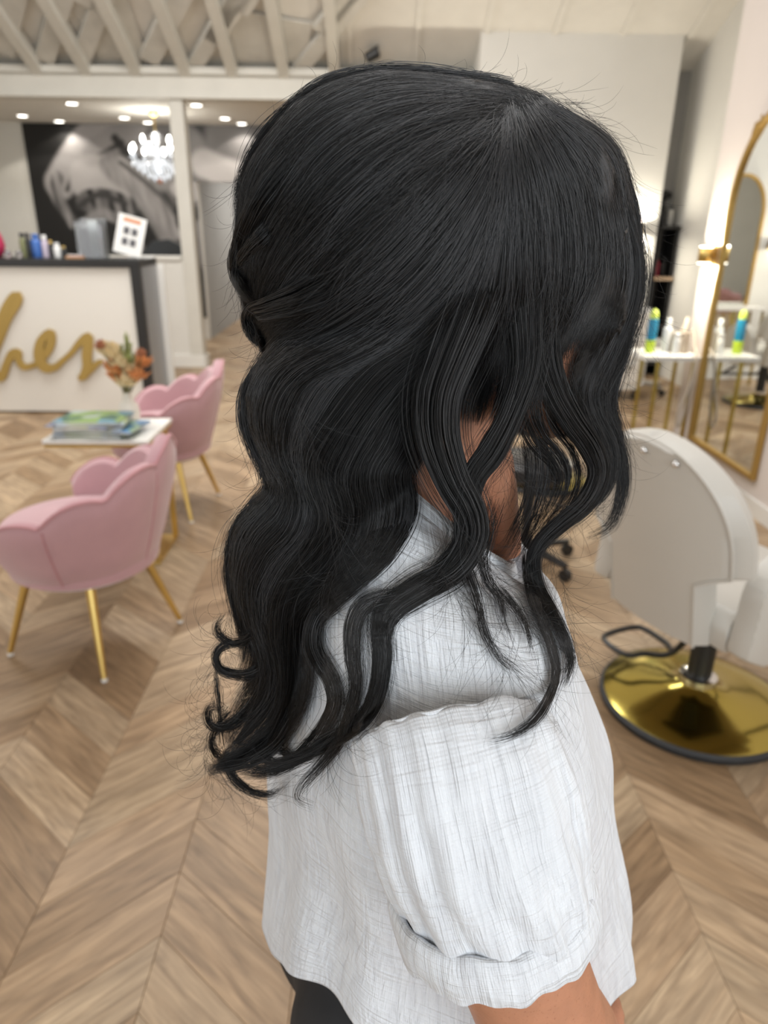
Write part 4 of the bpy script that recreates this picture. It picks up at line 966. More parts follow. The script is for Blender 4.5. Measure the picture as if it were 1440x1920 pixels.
h3 = gn((1, 1, 1), 9, 3)
hc = mth('ADD', mth('MULTIPLY', h1, 1.3), mth('MULTIPLY', mth('MULTIPLY', h2, h3), 2.8)); hc = mth('ADD', hc, mth('MULTIPLY', h3, 1.2))
bp = N('ShaderNodeBump'); bp.inputs['Strength'].default_value = .62; bp.inputs['Distance'].default_value = .0034; K(hc, bp.inputs['Height'])
sx_ = N('ShaderNodeSeparateXYZ'); K(uvn.outputs[0], sx_.inputs[0])
def sn(s_, f_): return mth('SINE', mth('MULTIPLY', s_, f_), 0)
we = mth('ADD', sn(sx_.outputs[0], 5200.), sn(sx_.outputs[1], 5200.))
bp2 = N('ShaderNodeBump'); bp2.inputs['Strength'].default_value = .25; bp2.inputs['Distance'].default_value = .0003; K(we, bp2.inputs['Height']); K(bp.outputs['Normal'], bp2.inputs['Normal'])
K(bp2.outputs['Normal'], bs.inputs['Normal'])
rp = N('ShaderNodeValToRGB'); rp.color_ramp.elements[0].position = .35; rp.color_ramp.elements[1].position = .6
rp.color_ramp.elements[0].color = (.655, .675, .715, 1); rp.color_ramp.elements[1].color = (.735, .76, .80, 1); K(h1, rp.inputs['Fac']); K(rp.outputs['Color'], bs.inputs['Base Color'])
def cloth(name, rings, parent, wr=None, thick=.0022, closed=True, seed=0):
    """rings[i][j] -> surface with UV in metres; wr(i/m, j/n, p) -> outward displacement"""
    P = np.array([[tuple(p) for p in r] for r in rings]); m, n = P.shape[:2]
    du = np.roll(P, -1, 1)-np.roll(P, 1, 1); dv = np.gradient(P, axis=0); nr = np.cross(du, dv); nr /= np.linalg.norm(nr, axis=-1, keepdims=True)+1e-9
    ce = P.mean(1, keepdims=True); sg = np.sign(((P-ce)*nr).sum(-1).mean()); nr *= sg
    if wr is not None:
        for i in range(m):
            for j in range(n): P[i, j] += nr[i, j]*wr(i/(m-1), j/n, P[i, j])
    vs = P.reshape(-1, 3); e = n if closed else n-1
    fs = [(i*n+j, i*n+(j+1) % n, (i+1)*n+(j+1) % n, (i+1)*n+j) for i in range(m-1) for j in range(e)]
    lu = np.linalg.norm(np.diff(np.concatenate([P, P[:, :1]], 1), axis=1), axis=-1).mean(0); U_ = np.r_[0, np.cumsum(lu)]
    V_ = np.r_[0, np.cumsum(np.linalg.norm(np.diff(P, axis=0), axis=-1).mean(1))]
    uv = []
    for i in range(m-1):
        for j in range(e): uv += [(U_[j]+seed, V_[i]), (U_[j+1]+seed, V_[i]), (U_[j+1]+seed, V_[i+1]), (U_[j]+seed, V_[i+1])]
    if sg > 0: pass
    me = bpy.data.meshes.new(name); me.from_pydata(vs.tolist(), [], fs)
    l = me.uv_layers.new(name='UVMap'); l.data.foreach_set('uv', np.array(uv, np.float32).ravel())
    if sg < 0: me.flip_normals()
    me.update()
    o = link(name, me, GZ, parent, True); s_ = o.modifiers.new('thickness', 'SOLIDIFY'); s_.thickness = thick; s_.offset = 0
    return o, P
# rows of the blouse: (front edge f, back edge f, half width l, height, forward tilt of the ring (front drop))
ROWS = [(.040, -.098, .066, 1.316, .120), (.050, -.112, .080, 1.302, .112), (.054, -.120, .112, 1.274, .078), (.056, -.126, .142, 1.244, .042), (.062, -.130, .164, 1.205, .020), (.076, -.134, .174, 1.160, .006),
        (.100, -.138, .176, 1.105, .0), (.124, -.142, .172, 1.045, .0), (.140, -.150, .172, .98, .0), (.154, -.158, .176, .92, .0), (.166, -.163, .182, .865, .0), (.172, -.165, .188, .81, .0)]
def brow(t):
    R_ = np.array(ROWS); x = t*(len(R_)-1); i = min(int(x), len(R_)-2); f = x-i
    P0 = np.vstack([2*R_[0]-R_[1], R_, 2*R_[-1]-R_[-2]]); a, b_, c, d = P0[i:i+4]
    return .5*((2*b_)+(-a+c)*f+(2*a-5*b_+4*c-d)*f**2+(-a+3*b_-3*c+d)*f**3)
NR, NA = 120, 220
rings = []
for i in range(NR+1):
    fr_, bk_, hw_, u_, tl_ = brow(i/NR); cf, hf = (fr_+bk_)/2, (fr_-bk_)/2
    ex = 2.0 if i/NR < .15 else 2.25
    r_ = []
    for j in range(NA):
        a = 2*PI*j/NA; c, s = math.cos(a), math.sin(a)
        f = cf+hf*np.sign(c)*abs(c)**(2/ex); l = hw_*np.sign(s)*abs(s)**(2/ex)
        da = abs((a-math.radians(303)+PI) % (2*PI)-PI); db = abs((a-math.radians(218)+PI) % (2*PI)-PI); u_l = (.065*math.exp(-(da/.52)**2)+.10*math.exp(-(db/.65)**2))*max(0, (i/NR-.68)/.32)**1.2; l *= 1-u_l*1.2
        r_.append(W(f, l, u_l+u_-tl_*(c*.5+.5)**1.55+ .010*math.cos(2*a)*(1-i/NR)))
    rings.append(r_)
def folds(t, s, p):
    a = s*2*PI; v = 0
    n1 = pnoise((p[0]*9, p[1]*9, p[2]*3.2)); n2 = pnoise((p[0]*26, p[1]*26, p[2]*10+5)); 
    v += .013*n1*min(1, t*2.5)+.004*n2
    v += .0055*math.sin(a*13+3*n1)*max(0, t-.35)                   # vertical drapes growing to the hem
    dg_ = math.sin((p[2]*16+p[0]*22+p[1]*10)+4*n1); v += .0045*dg_*min(1, t*3)
    return v
blouse, BP = cloth('blouse', rings, person, folds); blouse['label'] = 'white crinkled gauze blouse'
# neckband and collar flap
nb = []
for i in range(6):
    t = i/5; fr_, bk_, hw_, u_, tl_ = brow(0); cf, hf = (fr_+bk_)/2, (fr_-bk_)/2
    nb.append([W(cf+(hf+.002+.006*t)*math.cos(a), (hw_+.002+.008*t)*math.sin(a), u_+.006-.020*t-tl_*(math.cos(a)*.5+.5)**1.55+.010*math.cos(2*a)) for a in np.linspace(0, 2*PI, 96, endpoint=False)])
cloth('neckband', nb, blouse, lambda t, s, p: .0012*pnoise((p[0]*60, p[1]*60, p[2]*60)), .003, seed=3)
# placket with buttons down the front
pk = MB(); pts = []
for i in range(0, 46):
    t = .0+i/45*.95; k_ = int(t*NR); p = BP[k_, 3]; pts.append((Vector(p), Vector(BP[k_, 3])))
nf_ = Vector(FW)
for q in range(len(pts)-1):
    pass
rows_ = []
for p, _ in pts:
    s = Vector(LW)*.013; rows_.append([p-s+nf_*.002, p+s+nf_*.002, p+s+nf_*.006, p-s+nf_*.006])
MB().rings(rows_).build('placket', GZ, blouse)
for k_ in range(3, 45, 8):
    p = pts[k_][0]+nf_*.007; mt_ = (Matrix.Translation(p)@Vector((1, 0, 0)).rotation_difference(nf_).to_matrix().to_4x4())
    m = MB(); m.lathe([(.0045, 0), (.0055, .001), (.005, .0022), (.003, .0015)], n=16, ax=Matrix.Rotation(PI/2, 3, 'Y')); m.v = [tuple(mt_@Vector(v)) for v in m.v]
    m.build('button', WH, blouse, smooth=True)
# ---- sleeves: tube from a dropped shoulder seam to a turned-up cuff
def sleeve(axis, rad, name_l, seed, lb=None):
    """axis points in world, rad (across facing, across side) per point; rings are sheared so that the seam arches over the shoulder"""
    q = cr3([(*a, *r) for a, r in zip(axis, rad)], 90); rings = []
    n = 150
    C = q[:, :3]
    for i, x in enumerate(q):
        t = C[min(i+1, len(q)-1)]-C[max(i-1, 0)]; t = Vector(t).normalized(); s = Vector(FW); s = (s-t*s.dot(t)).normalized(); w_ = t.cross(s).normalized()
        rings.append([Vector(x[:3])+s*x[3]*math.cos(a)+w_*x[4]*math.sin(a) for a in np.linspace(0, 2*PI, n, endpoint=False)])
    def wr(t, s, p):
        n1 = pnoise((p[0]*11+seed, p[1]*11, p[2]*4)); n2 = pnoise((p[0]*34, p[1]*34+seed, p[2]*9)); n3 = pnoise((p[0]*60, p[1]*60+seed, p[2]*60))
        return (.0075*n1+.0032*n2+.0012*n3+.0016*math.sin(s*2*PI*17+5*n1+t*3))*min(1, .35+t*2)
    o, P = cloth('sleeve', rings, blouse, wr, .0022, seed=seed)
    last = q[-1]; C2 = Vector(C[-1]); t = Vector(C[-1]-C[-6]).normalized(); s = Vector(FW); s = (s-t*s.dot(t)).normalized(); w_ = t.cross(s).normalized()
    cr_ = []
    for v, off in ((-.029, .0025), (-.023, .0055), (-.012, .0068), (.000, .0066), (.005, .002), (.002, -.003), (-.010, -.005)):
        ring = []
        for j in range(n):
            a = 2*PI*j/n; wv_ = .0018*math.sin(a*11+seed)+.0012*math.sin(a*23)
            ring.append(C2+t*(v+wv_*(1 if v > -.01 else .3)+.003*math.sin(a*2))+s*(last[3]+off)*math.cos(a)+w_*(last[4]+off)*math.sin(a))
        cr_.append(ring)
    cloth('cuff', cr_, o, lambda t, s, p: .0022*pnoise((p[0]*45, p[1]*45, p[2]*20)), .003, seed=seed+2)
    return o, P
def Wt(f, l, u): return tuple(W(f, l, u))
sleeve([Wt(-.060, -.158, SHU-.052), Wt(-.060, -.170, SHU-.060), Wt(-.057, -.179, SHU-.082), Wt(-.050, -.183, SHU-.11), Wt(-.042, -.185, SHU-.138), Wt(-.036, -.187, SHU-.165)],
       [(.056, .036), (.058, .043), (.060, .051), (.060, .056), (.058, .056), (.055, .054)], 'r', 1)
sleeve([Wt(-.060, .158, SHU-.052), Wt(-.058, .168, SHU-.060), Wt(-.050, .175, SHU-.082), Wt(-.038, .178, SHU-.11), Wt(-.016, .182, SHU-.15), Wt(-.002, .185, SHU-.205)],
       [(.058, .042), (.060, .046), (.060, .050), (.060, .052), (.060, .054), (.058, .054)], 'l', 5)
# eyes and brows
for s in (-1, 1):
    ey = MB().ball(tuple(W(.074, s*.031, HC+.002)), .0125, 16, 12).build('eye', WH, person, smooth=True)
    c = W(.0855, s*.031, HC+.002); m = MB(); m.tube([c, c+Vector(FW)*.0012], [.0055, .0045], 14); m.build('iris', DK, ey)
    MB().tube([W(.096, s*.012, HC+.024), W(.094, s*.030, HC+.030), W(.082, s*.048, HC+.024)], [.003, .003, .0015], 6).build('eyebrow', BLACK, person)
LIP = mat('lips', (.45, .14, .12), .4)
MB().ball(tuple(W(.100, 0, HC-.0635)), (.009, .018, .007), 14, 8).build('lips', LIP, person, smooth=True)
# ============================================================ HAIR
dg = bpy.context.evaluated_depsgraph_get(); dg.update()
verts, polys = [], []
for o in [x for x in bpy.data.objects if x.name.split('.')[0] in ('person', 'blouse', 'sleeve', 'cuff', 'neckband') and x.type == 'MESH']:
    ev = o.evaluated_get(dg); me = ev.to_mesh(); k_ = len(verts); verts += [tuple(v.co) for v in me.vertices]; polys += [tuple(i+k_ for i in p.vertices) for p in me.polygons]; ev.to_mesh_clear()
bvh = BVHTree.FromPolygons(verts, polys)
GS = 10; gx = np.arange(300, 1300, GS); gy_ = np.arange(60, 1700, GS); HIT = np.full((len(gy_), len(gx)), 9.)
cv = Vector(CAM)
for i, y_ in enumerate(gy_):
    dr_ = ray(gx, np.full(len(gx), y_))
    for j in range(len(gx)):
        d = Vector(dr_[j]); L = d.length; h = bvh.ray_cast(cv, d/L, 2.0)
        if h[0] is not None: HIT[i, j] = h[3]/L
H2 = HIT.copy()
for a in (-1, 0, 1):
    for c in (-1, 0, 1): H2 = np.minimum(H2, np.roll(np.roll(HIT, a, 0), c, 1))
H3 = np.where(H2 > 5, np.nan, H2)
def hit(px, py):
    u = np.clip((px-gx[0])/GS, 0, len(gx)-1.001); v = np.clip((py-gy_[0])/GS, 0, len(gy_)-1.001); i = v.astype(int); j = u.astype(int); fu, fv = u-j, v-i
    A = H2
    return (A[i, j]*(1-fu)+A[i, j+1]*fu)*(1-fv)+(A[i+1, j]*(1-fu)+A[i+1, j+1]*fu)*fv
def place(px, py, r, gap=.004):
    """3-D point on the ray of (px,py): r metres from her mid plane, never behind skin or cloth seen there"""
    d = ray(px, py); n = -LW; t = ((O2-CAM).dot(n)+r)/(d@n); hz = hit(px, py)-gap
    t = np.where(hz < 4, np.minimum(t, hz), t)
    return t, d
HAIRB = mat('hair_mass', (.010, .010, .011), .6)
OUT = np.array([(500, 655), (480, 620), (466, 575), (450, 525), (443, 500), (448, 440), (447, 380), (452, 340), (465, 305), (492, 265), (518, 226), (562, 187), (604, 160), (652, 143), (702, 133), (760, 134), (830, 141), (900, 151), (960, 162), (1020, 178), (1070, 194), (1106, 216), (1146, 252), (1170, 295), (1182, 345), (1190, 400), (1200, 460), (1204, 520), (1195, 580), (1165, 640), (1110, 690), (1040, 730), (960, 760), (880, 780), (800, 780), (700, 770), (600, 740), (540, 705)], float)
CC = np.array([830., 440.])
oa = np.arctan2(OUT[:, 1]-CC[1], OUT[:, 0]-CC[0]); orr = np.hypot(*(OUT-CC).T); oi = np.argsort(oa); oa, orr = oa[oi], orr[oi]
oa3 = np.r_[oa-2*PI, oa, oa+2*PI]; orr3 = np.r_[orr, orr, orr]
def rho(px, py):
    a = np.arctan2(py-CC[1], px-CC[0]); return np.hypot(px-CC[0], py-CC[1])/np.interp(a, oa3, orr3)
RMAX = .098
def r_cap(px, py): return RMAX*np.sqrt(np.clip(1-rho(px, py)**2.3, 0, 1))
def r_front(px, py):
    return np.maximum(r_cap(px, py), .060*np.clip((px-960)/90, 0, 1)*np.sqrt(np.clip(1-rho(px, py)**7, 0, 1)))
TAIL = np.array([(640, 505, 850), (700, 482, 860), (740, 468, 850), (800, 474, 830), (850, 494, 815), (900, 508, 800), (945, 482, 788), (985, 448, 772), (1040, 436, 728), (1100, 440, 660), (1150, 452, 610), (1200, 478, 580), (1260, 480, 572), (1310, 470, 558), (1350, 450, 530), (1390, 425, 490), (1430, 395, 450)], float)
def r_tail(px, py):
    l = np.interp(py, TAIL[:, 0], TAIL[:, 1]); rr = np.interp(py, TAIL[:, 0], TAIL[:, 2]); c, h = (l+rr)/2, (rr-l)/2+8
    th = np.interp(py, [640, 760, 1000, 1200, 1430], [.085, .065, .060, .040, .025])
    return np.interp(py, [640, 760, 1000, 1430], [.0, .015, .02, .02])+th*np.sqrt(np.clip(1-((px-c)/h)**2, 0, 1))
def r_all(px, py):
    a = r_cap(px, py); b_ = np.where(py > 560, r_tail(px, np.maximum(py, 640)), 0); w_ = np.clip((py-560)/90, 0, 1); b_ = b_*w_
    return np.log(np.exp(a*90)+np.exp(b_*90)-1)/90
# --- solid mass under the strands
def mass(name, rings3, smooth=True):
    m = MB(); m.rings(rings3); return m
MO = np.array([(505, 652), (486, 620), (472, 575), (457, 525), (452, 490), (455, 440), (456, 385), (462, 342), (474, 310), (500, 270), (526, 232), (568, 195), (608, 168), (656, 151), (704, 142), (760, 142), (830, 150), (900, 161), (958, 172), (1015, 188), (1062, 206), (1098, 228), (1134, 262), (1152, 300), (1160, 350), (1150, 420), (1110, 500), (1050, 560), (980, 615), (900, 655), (800, 710), (700, 740), (600, 720), (545, 700)], float)
cap_rings = []
C2_ = np.array([810., 440.])
for i in range(-11, 12):
    th = i/12*PI/2; k_ = math.cos(th)**.85; q = CC+(MO-CC)*k_
    q = cr(np.vstack([q, q[:1]]), 73)[:-1]
    rr = 1 if th < 0 else -1; r0 = r_all(q[:, 0], q[:, 1])-.013
    t, d = (((O2-CAM).dot(-LW)+r0)/(ray(q[:, 0], q[:, 1])@(-LW)), ray(q[:, 0], q[:, 1])) if rr > 0 else (((O2-CAM).dot(-LW)-np.maximum(0, r_cap(q[:, 0], q[:, 1])-.004))/(ray(q[:, 0], q[:, 1])@(-LW)), ray(q[:, 0], q[:, 1]))
    cap_rings.append([Vector(v) for v in CAM+d*t[:, None]])
hair = MB().rings(cap_rings).build('hair', HAIRB, person, smooth=True); hair['label'] = 'black wavy half-up hair'
tr_ = []
for y_ in np.linspace(650, 1395, 60):
    l = np.interp(y_, TAIL[:, 0], TAIL[:, 1])+14; r_ = np.interp(y_, TAIL[:, 0], TAIL[:, 2])-34
    a = np.linspace(0, 2*PI, 28, endpoint=False); qx = (l+r_)/2+(r_-l)/2*np.cos(a); qy = np.full(28, y_)
    base = np.interp(y_, [640, 760, 1000, 1430], [.0, .015, .02, .02]); th = np.interp(y_, [640, 760, 1000, 1200, 1430], [.080, .060, .055, .034, .010])
    rr = np.where(np.sin(a) > 0, np.maximum(base, r_tail(qx, qy)-.008), base+th*np.sin(a)); d = ray(qx, qy); t = ((O2-CAM).dot(-LW)+rr)/(d@(-LW)); hz = hit(qx, qy)-.006; t = np.where((rr >= base-1e-6) & (hz < 4), np.minimum(t, hz), t)
    tr_.append([Vector(v) for v in CAM+d*t[:, None]])
MB().rings(tr_).build('hair_length', HAIRB, hair, smooth=True)
# --- strands
STR = []          # (points (n,k,3), radius)
def smooth1(t, it=2):
    for _ in range(it):
        t[:, 1:-1] = .25*t[:, :-2]+.5*t[:, 1:-1]+.25*t[:, 2:]
    return t
def noise1(n, k, amp, knots=5):
    z = RNG.normal(0, 1, (n, knots)); xs = np.linspace(0, knots-1, k); i = np.minimum(xs.astype(int), knots-2); f = xs-i; f = f*f*(3-2*f)
    return (z[:, i]*(1-f)+z[:, i+1]*f)*amp
def emit(X, Y, R, rad, lift=None, gap=.003):
    n, k = X.shape
    t, d = place(X, Y, R, gap); t0 = t.copy()
    t = smooth1(t, 3); t = np.minimum(t, t0+.002)
    if lift is not None: t = t-lift
    STR.append((CAM+d*t[..., None], rad))
def field(guides, n, rfn, k=40, clumps=90, clump=.6, jit=2.5, wander=3., rad=.00009, layer=.004, ends=(.9, 1.), tipspread=0., gap=.008):
    G = np.stack([cr(g, k) for g in guides]); m = len(G)
    cu = RNG.uniform(0, m-1, clumps); ck = cu+RNG.normal(0, .05, clumps)
    u = RNG.uniform(0, m-1, n); c = cu[np.abs(cu[None]-(u+RNG.normal(0, .06, n))[:, None]).argmin(1)] if clumps else u.copy()
    s = np.linspace(0, 1, k)
    U_ = u[:, None]+(c-u)[:, None]*clump*np.minimum(1, s*1.4)[None]
    U_ = np.clip(U_+noise1(n, k, .03), 0, m-1.001); i = U_.astype(int); f = (U_-i)[..., None]; kk = np.arange(k)[None]
    P = G[i, kk]*(1-f)+G[i+1, kk]*f
    T = np.gradient(P, axis=1); T /= np.linalg.norm(T, axis=-1, keepdims=True)+1e-9; Nn = np.stack([-T[..., 1], T[..., 0]], -1)
    off = RNG.normal(0, jit, n)[:, None]+noise1(n, k, wander)*(.3+.7*s)+tipspread*RNG.normal(0, 1, n)[:, None]*s**2
    P = P+Nn*off[..., None]
    s0 = RNG.uniform(0, .09, n)[:, None]; e = (s0+(RNG.uniform(*ends, n)[:, None]-s0)*s[None])*(k-1); j = np.minimum(e.astype(int), k-2); f = (e-j)[..., None]; rw = np.arange(n)[:, None]
    P = P[rw, j]*(1-f)+P[rw, j+1]*f
    lay = RNG.uniform(-.3, 1, n)[:, None]*layer+noise1(n, k, .0010)
    # clumped relief: strands of one clump share a height
    hc_ = np.sin(c*37.)*.5+np.sin(c*91.+1)*.5
    R = rfn(P[..., 0], P[..., 1])+lay+.0018*hc_[:, None]
    emit(P[..., 0], P[..., 1], R, rad, gap=gap)
def lock(path, n, k=44, rad=.00009, r=None, fl=.5, spread=0., tip=.35, ends=(.85, 1.), wander=1.6, gap=.003, strandy=3):
    """path rows: x, y, half width[, r]"""
    p = np.array(path, float); C = cr(p, k); s = np.linspace(0, 1, k)
    T = np.gradient(C[:, :2], axis=0); T /= np.linalg.norm(T, axis=1, keepdims=True)+1e-9; Nn = np.stack([-T[:, 1], T[:, 0]], -1)
    q = RNG.uniform(-1, 1, n); sub = RNG.uniform(-1, 1, strandy*3); near_ = sub[np.abs(sub[None]-q[:, None]).argmin(1)]
    Qm = q[:, None]+(near_-q)[:, None]*.65*s[None]
    w_ = C[:, 2]
    off = Qm*w_[None]+noise1(n, k, wander)*(.3+s)+spread*RNG.normal(0, 1, n)[:, None]*s**2
    P = C[None, :, :2]+Nn[None]*off[..., None]
    s0 = RNG.uniform(0, .22, n)[:, None]; e = (s0+(RNG.uniform(*ends, n)[:, None]-s0)*s[None])*(k-1); j = np.minimum(e.astype(int), k-2); f = (e-j)[..., None]; rw = np.arange(n)[:, None]
    P = P[rw, j]*(1-f)+P[rw, j+1]*f
    dz_ = np.sqrt(np.clip(1-q**2, 0, 1))[:, None]*w_[None]*.00033*1.5*fl*RNG.uniform(-1, 1, n)[:, None]
    base = C[:, 3][None] if p.shape[1] > 3 else r
    R = base+dz_-.007*np.clip(1-s/.2, 0, 1)[None]
    if not np.shape(R) == P.shape[:2]: R = np.broadcast_to(R, P.shape[:2])
    emit(P[..., 0], P[..., 1], R, rad, gap=gap)
A = [[(965, 163), (890, 148), (800, 135), (690, 139), (580, 182), (497, 272), (460, 345), (448, 440), (446, 520)],
     [(962, 168), (890, 158), (800, 165), (680, 190), (590, 250), (512, 340), (467, 430), (452, 500), (453, 545)],
     [(958, 172), (850, 195), (740, 260), (640, 340), (550, 440), (492, 510), (465, 560), (468, 592)],
     [(956, 186), (880, 240), (790, 320), (690, 420), (590, 510), (520, 570), (482, 610), (483, 640)],
     [(954, 205), (900, 290), (830, 380), (740, 480), (640, 570), (560, 620), (505, 640), (496, 655)],
     [(953, 240), (915, 340), (860, 440), (790, 530), (700, 610), (610, 655), (540, 665), (500, 660)],
     [(946, 320), (925, 400), (880, 500), (820, 580), (740, 650), (650, 690), (560, 690), (503, 668)],
     [(948, 380), (930, 460), (895, 560), (840, 640), (760, 700), (670, 725), (580, 715), (508, 680)]]
RT = .00010
field(A, 20000, r_all, clumps=150, clump=.45, jit=3, wander=4, rad=RT)
# top layer over the crown
A0 = [[(960, 160), (880, 148), (790, 134), (700, 132), (600, 158), (520, 222), (462, 310), (446, 400)], [(950, 190), (860, 190), (740, 205), (640, 260), (560, 340), (500, 430), (470, 520), (480, 600)], [(948, 250), (880, 300), (790, 380), (690, 480), (600, 570), (530, 620), (498, 645), (490, 655)]]
field(A0, 5000, lambda x, y: r_all(x, y)+.003, clumps=60, clump=.3, jit=5, wander=7, rad=RT)
# the rolled twist at the back edge and the knot
for pth in ([(560, 300, 40), (500, 370, 30), (462, 440, 22), (446, 490, 16), (450, 530, 12), (480, 560, 20)], [(520, 430, 30), (480, 470, 22), (452, 500, 14), (440, 505, 8)], [(640, 520, 40), (560, 560, 30), (500, 580, 22), (470, 590, 14), (474, 625, 10), (500, 650, 8)], [(700, 640, 30), (600, 662, 24), (540, 668, 18), (505, 660, 10), (492, 640, 8), (486, 615, 5)]):
    p = np.array(pth, float); lock([(a, c, w_, float(r_cap(np.array(a), np.array(c)))+.003) for a, c, w_ in p], 650, rad=RT, wander=3)
# the back lengths
Cg = [[(520, 640), (497, 668), (470, 715), (459, 757), (468, 815), (494, 870), (503, 912), (474, 947), (441, 985), (430, 1040), (429, 1090), (438, 1140), (455, 1195)],
      [(620, 640), (520, 684), (488, 740), (482, 800), (505, 870), (530, 920), (518, 962), (480, 1004), (455, 1060), (450, 1120), (462, 1170), (478, 1215), (468, 1270), (440, 1310)],
      [(780, 600), (680, 668), (580, 712), (540, 780), (530, 850), (550, 900), (560, 950), (545, 1000), (500, 1050), (475, 1110), (480, 1170), (500, 1220), (500, 1280), (470, 1330), (430, 1370), (440, 1405)],
      [(850, 560), (780, 640), (690, 700), (625, 780), (580, 850), (580, 910), (600, 960), (590, 1010), (550, 1070), (515, 1130), (510, 1190), (525, 1240), (530, 1290), (515, 1340), (470, 1390), (420, 1425)],
      [(895, 540), (840, 630), (760, 710), (695, 790), (660, 850), (640, 900), (655, 950), (650, 1000), (610, 1060), (560, 1110), (545, 1170), (545, 1230), (545, 1290), (530, 1350), (490, 1395), (400, 1440)],
      [(915, 540), (880, 640), (825, 710), (765, 780), (740, 840), (710, 890), (720, 950), (710, 1000), (670, 1060), (615, 1110), (570, 1160), (562, 1220), (562, 1285), (545, 1345), (490, 1400), (388, 1447)],
      [(925, 540), (900, 640), (860, 710), (815, 780), (795, 840), (768, 890), (776, 940), (765, 985), (725, 1045), (675, 1090), (615, 1140), (580, 1180), (572, 1230), (570, 1285), (542, 1355), (477, 1402), (388, 1447)]]
field(Cg, 17000, r_all, k=56, clumps=60, clump=.62, jit=3, wander=5, rad=RT, ends=(.55, 1.), layer=.006)
field(Cg[:3], 2500, r_all, k=56, clumps=14, clump=.5, jit=5, wander=9, rad=RT, ends=(.5, .9), layer=.008)
field(Cg[3:], 2500, lambda x, y: r_all(x, y)+.004, k=56, clumps=26, clump=.4, jit=6, wander=8, rad=RT, ends=(.5, .95), layer=.008)
# the front: falls from the parting over the temple and cheek
F = [[(943, 200), (915, 380), (880, 520), (848, 620), (826, 710), (820, 800)],
     [(946, 210), (935, 400), (912, 540), (888, 630), (862, 710), (852, 790)],
     [(950, 200), (955, 390), (948, 540), (932, 630), (915, 720), (895, 800)],
     [(955, 190), (985, 370), (990, 520), (985, 620), (975, 710), (955, 800)],
     [(962, 180), (1020, 350), (1035, 500), (1030, 600), (1015, 670), (1008, 740)],
     [(970, 175), (1055, 330), (1080, 470), (1070, 570), (1045, 650), (1030, 720), (1050, 790)],
     [(985, 175), (1085, 310), (1118, 430), (1115, 520), (1085, 580), (1050, 640), (1038, 680)],
     [(1000, 180), (1110, 290), (1150, 400), (1160, 490), (1148, 560), (1122, 620), (1108, 660)],
     [(1010, 185), (1130, 280), (1172, 380), (1188, 480), (1180, 560), (1150, 640), (1122, 720)],
     [(1000, 182), (1140, 265), (1182, 370), (1198, 470), (1200, 540), (1185, 600), (1155, 680)]]
field([[(1022, 185), (975, 168), (920, 153), (860, 144)], [(1004, 196), (962, 178), (905, 164), (850, 160)], [(985, 215), (950, 190), (905, 190), (850, 190)]], 900, lambda x, y: r_cap(x, y)+.002, k=16, clumps=20, clump=.3, jit=3, wander=3, rad=RT)
field(F, 24000, r_front, k=40, clumps=80, clump=.5, jit=3, wander=5, rad=RT, ends=(.70, 1.), layer=.005)
def rr(v): return v
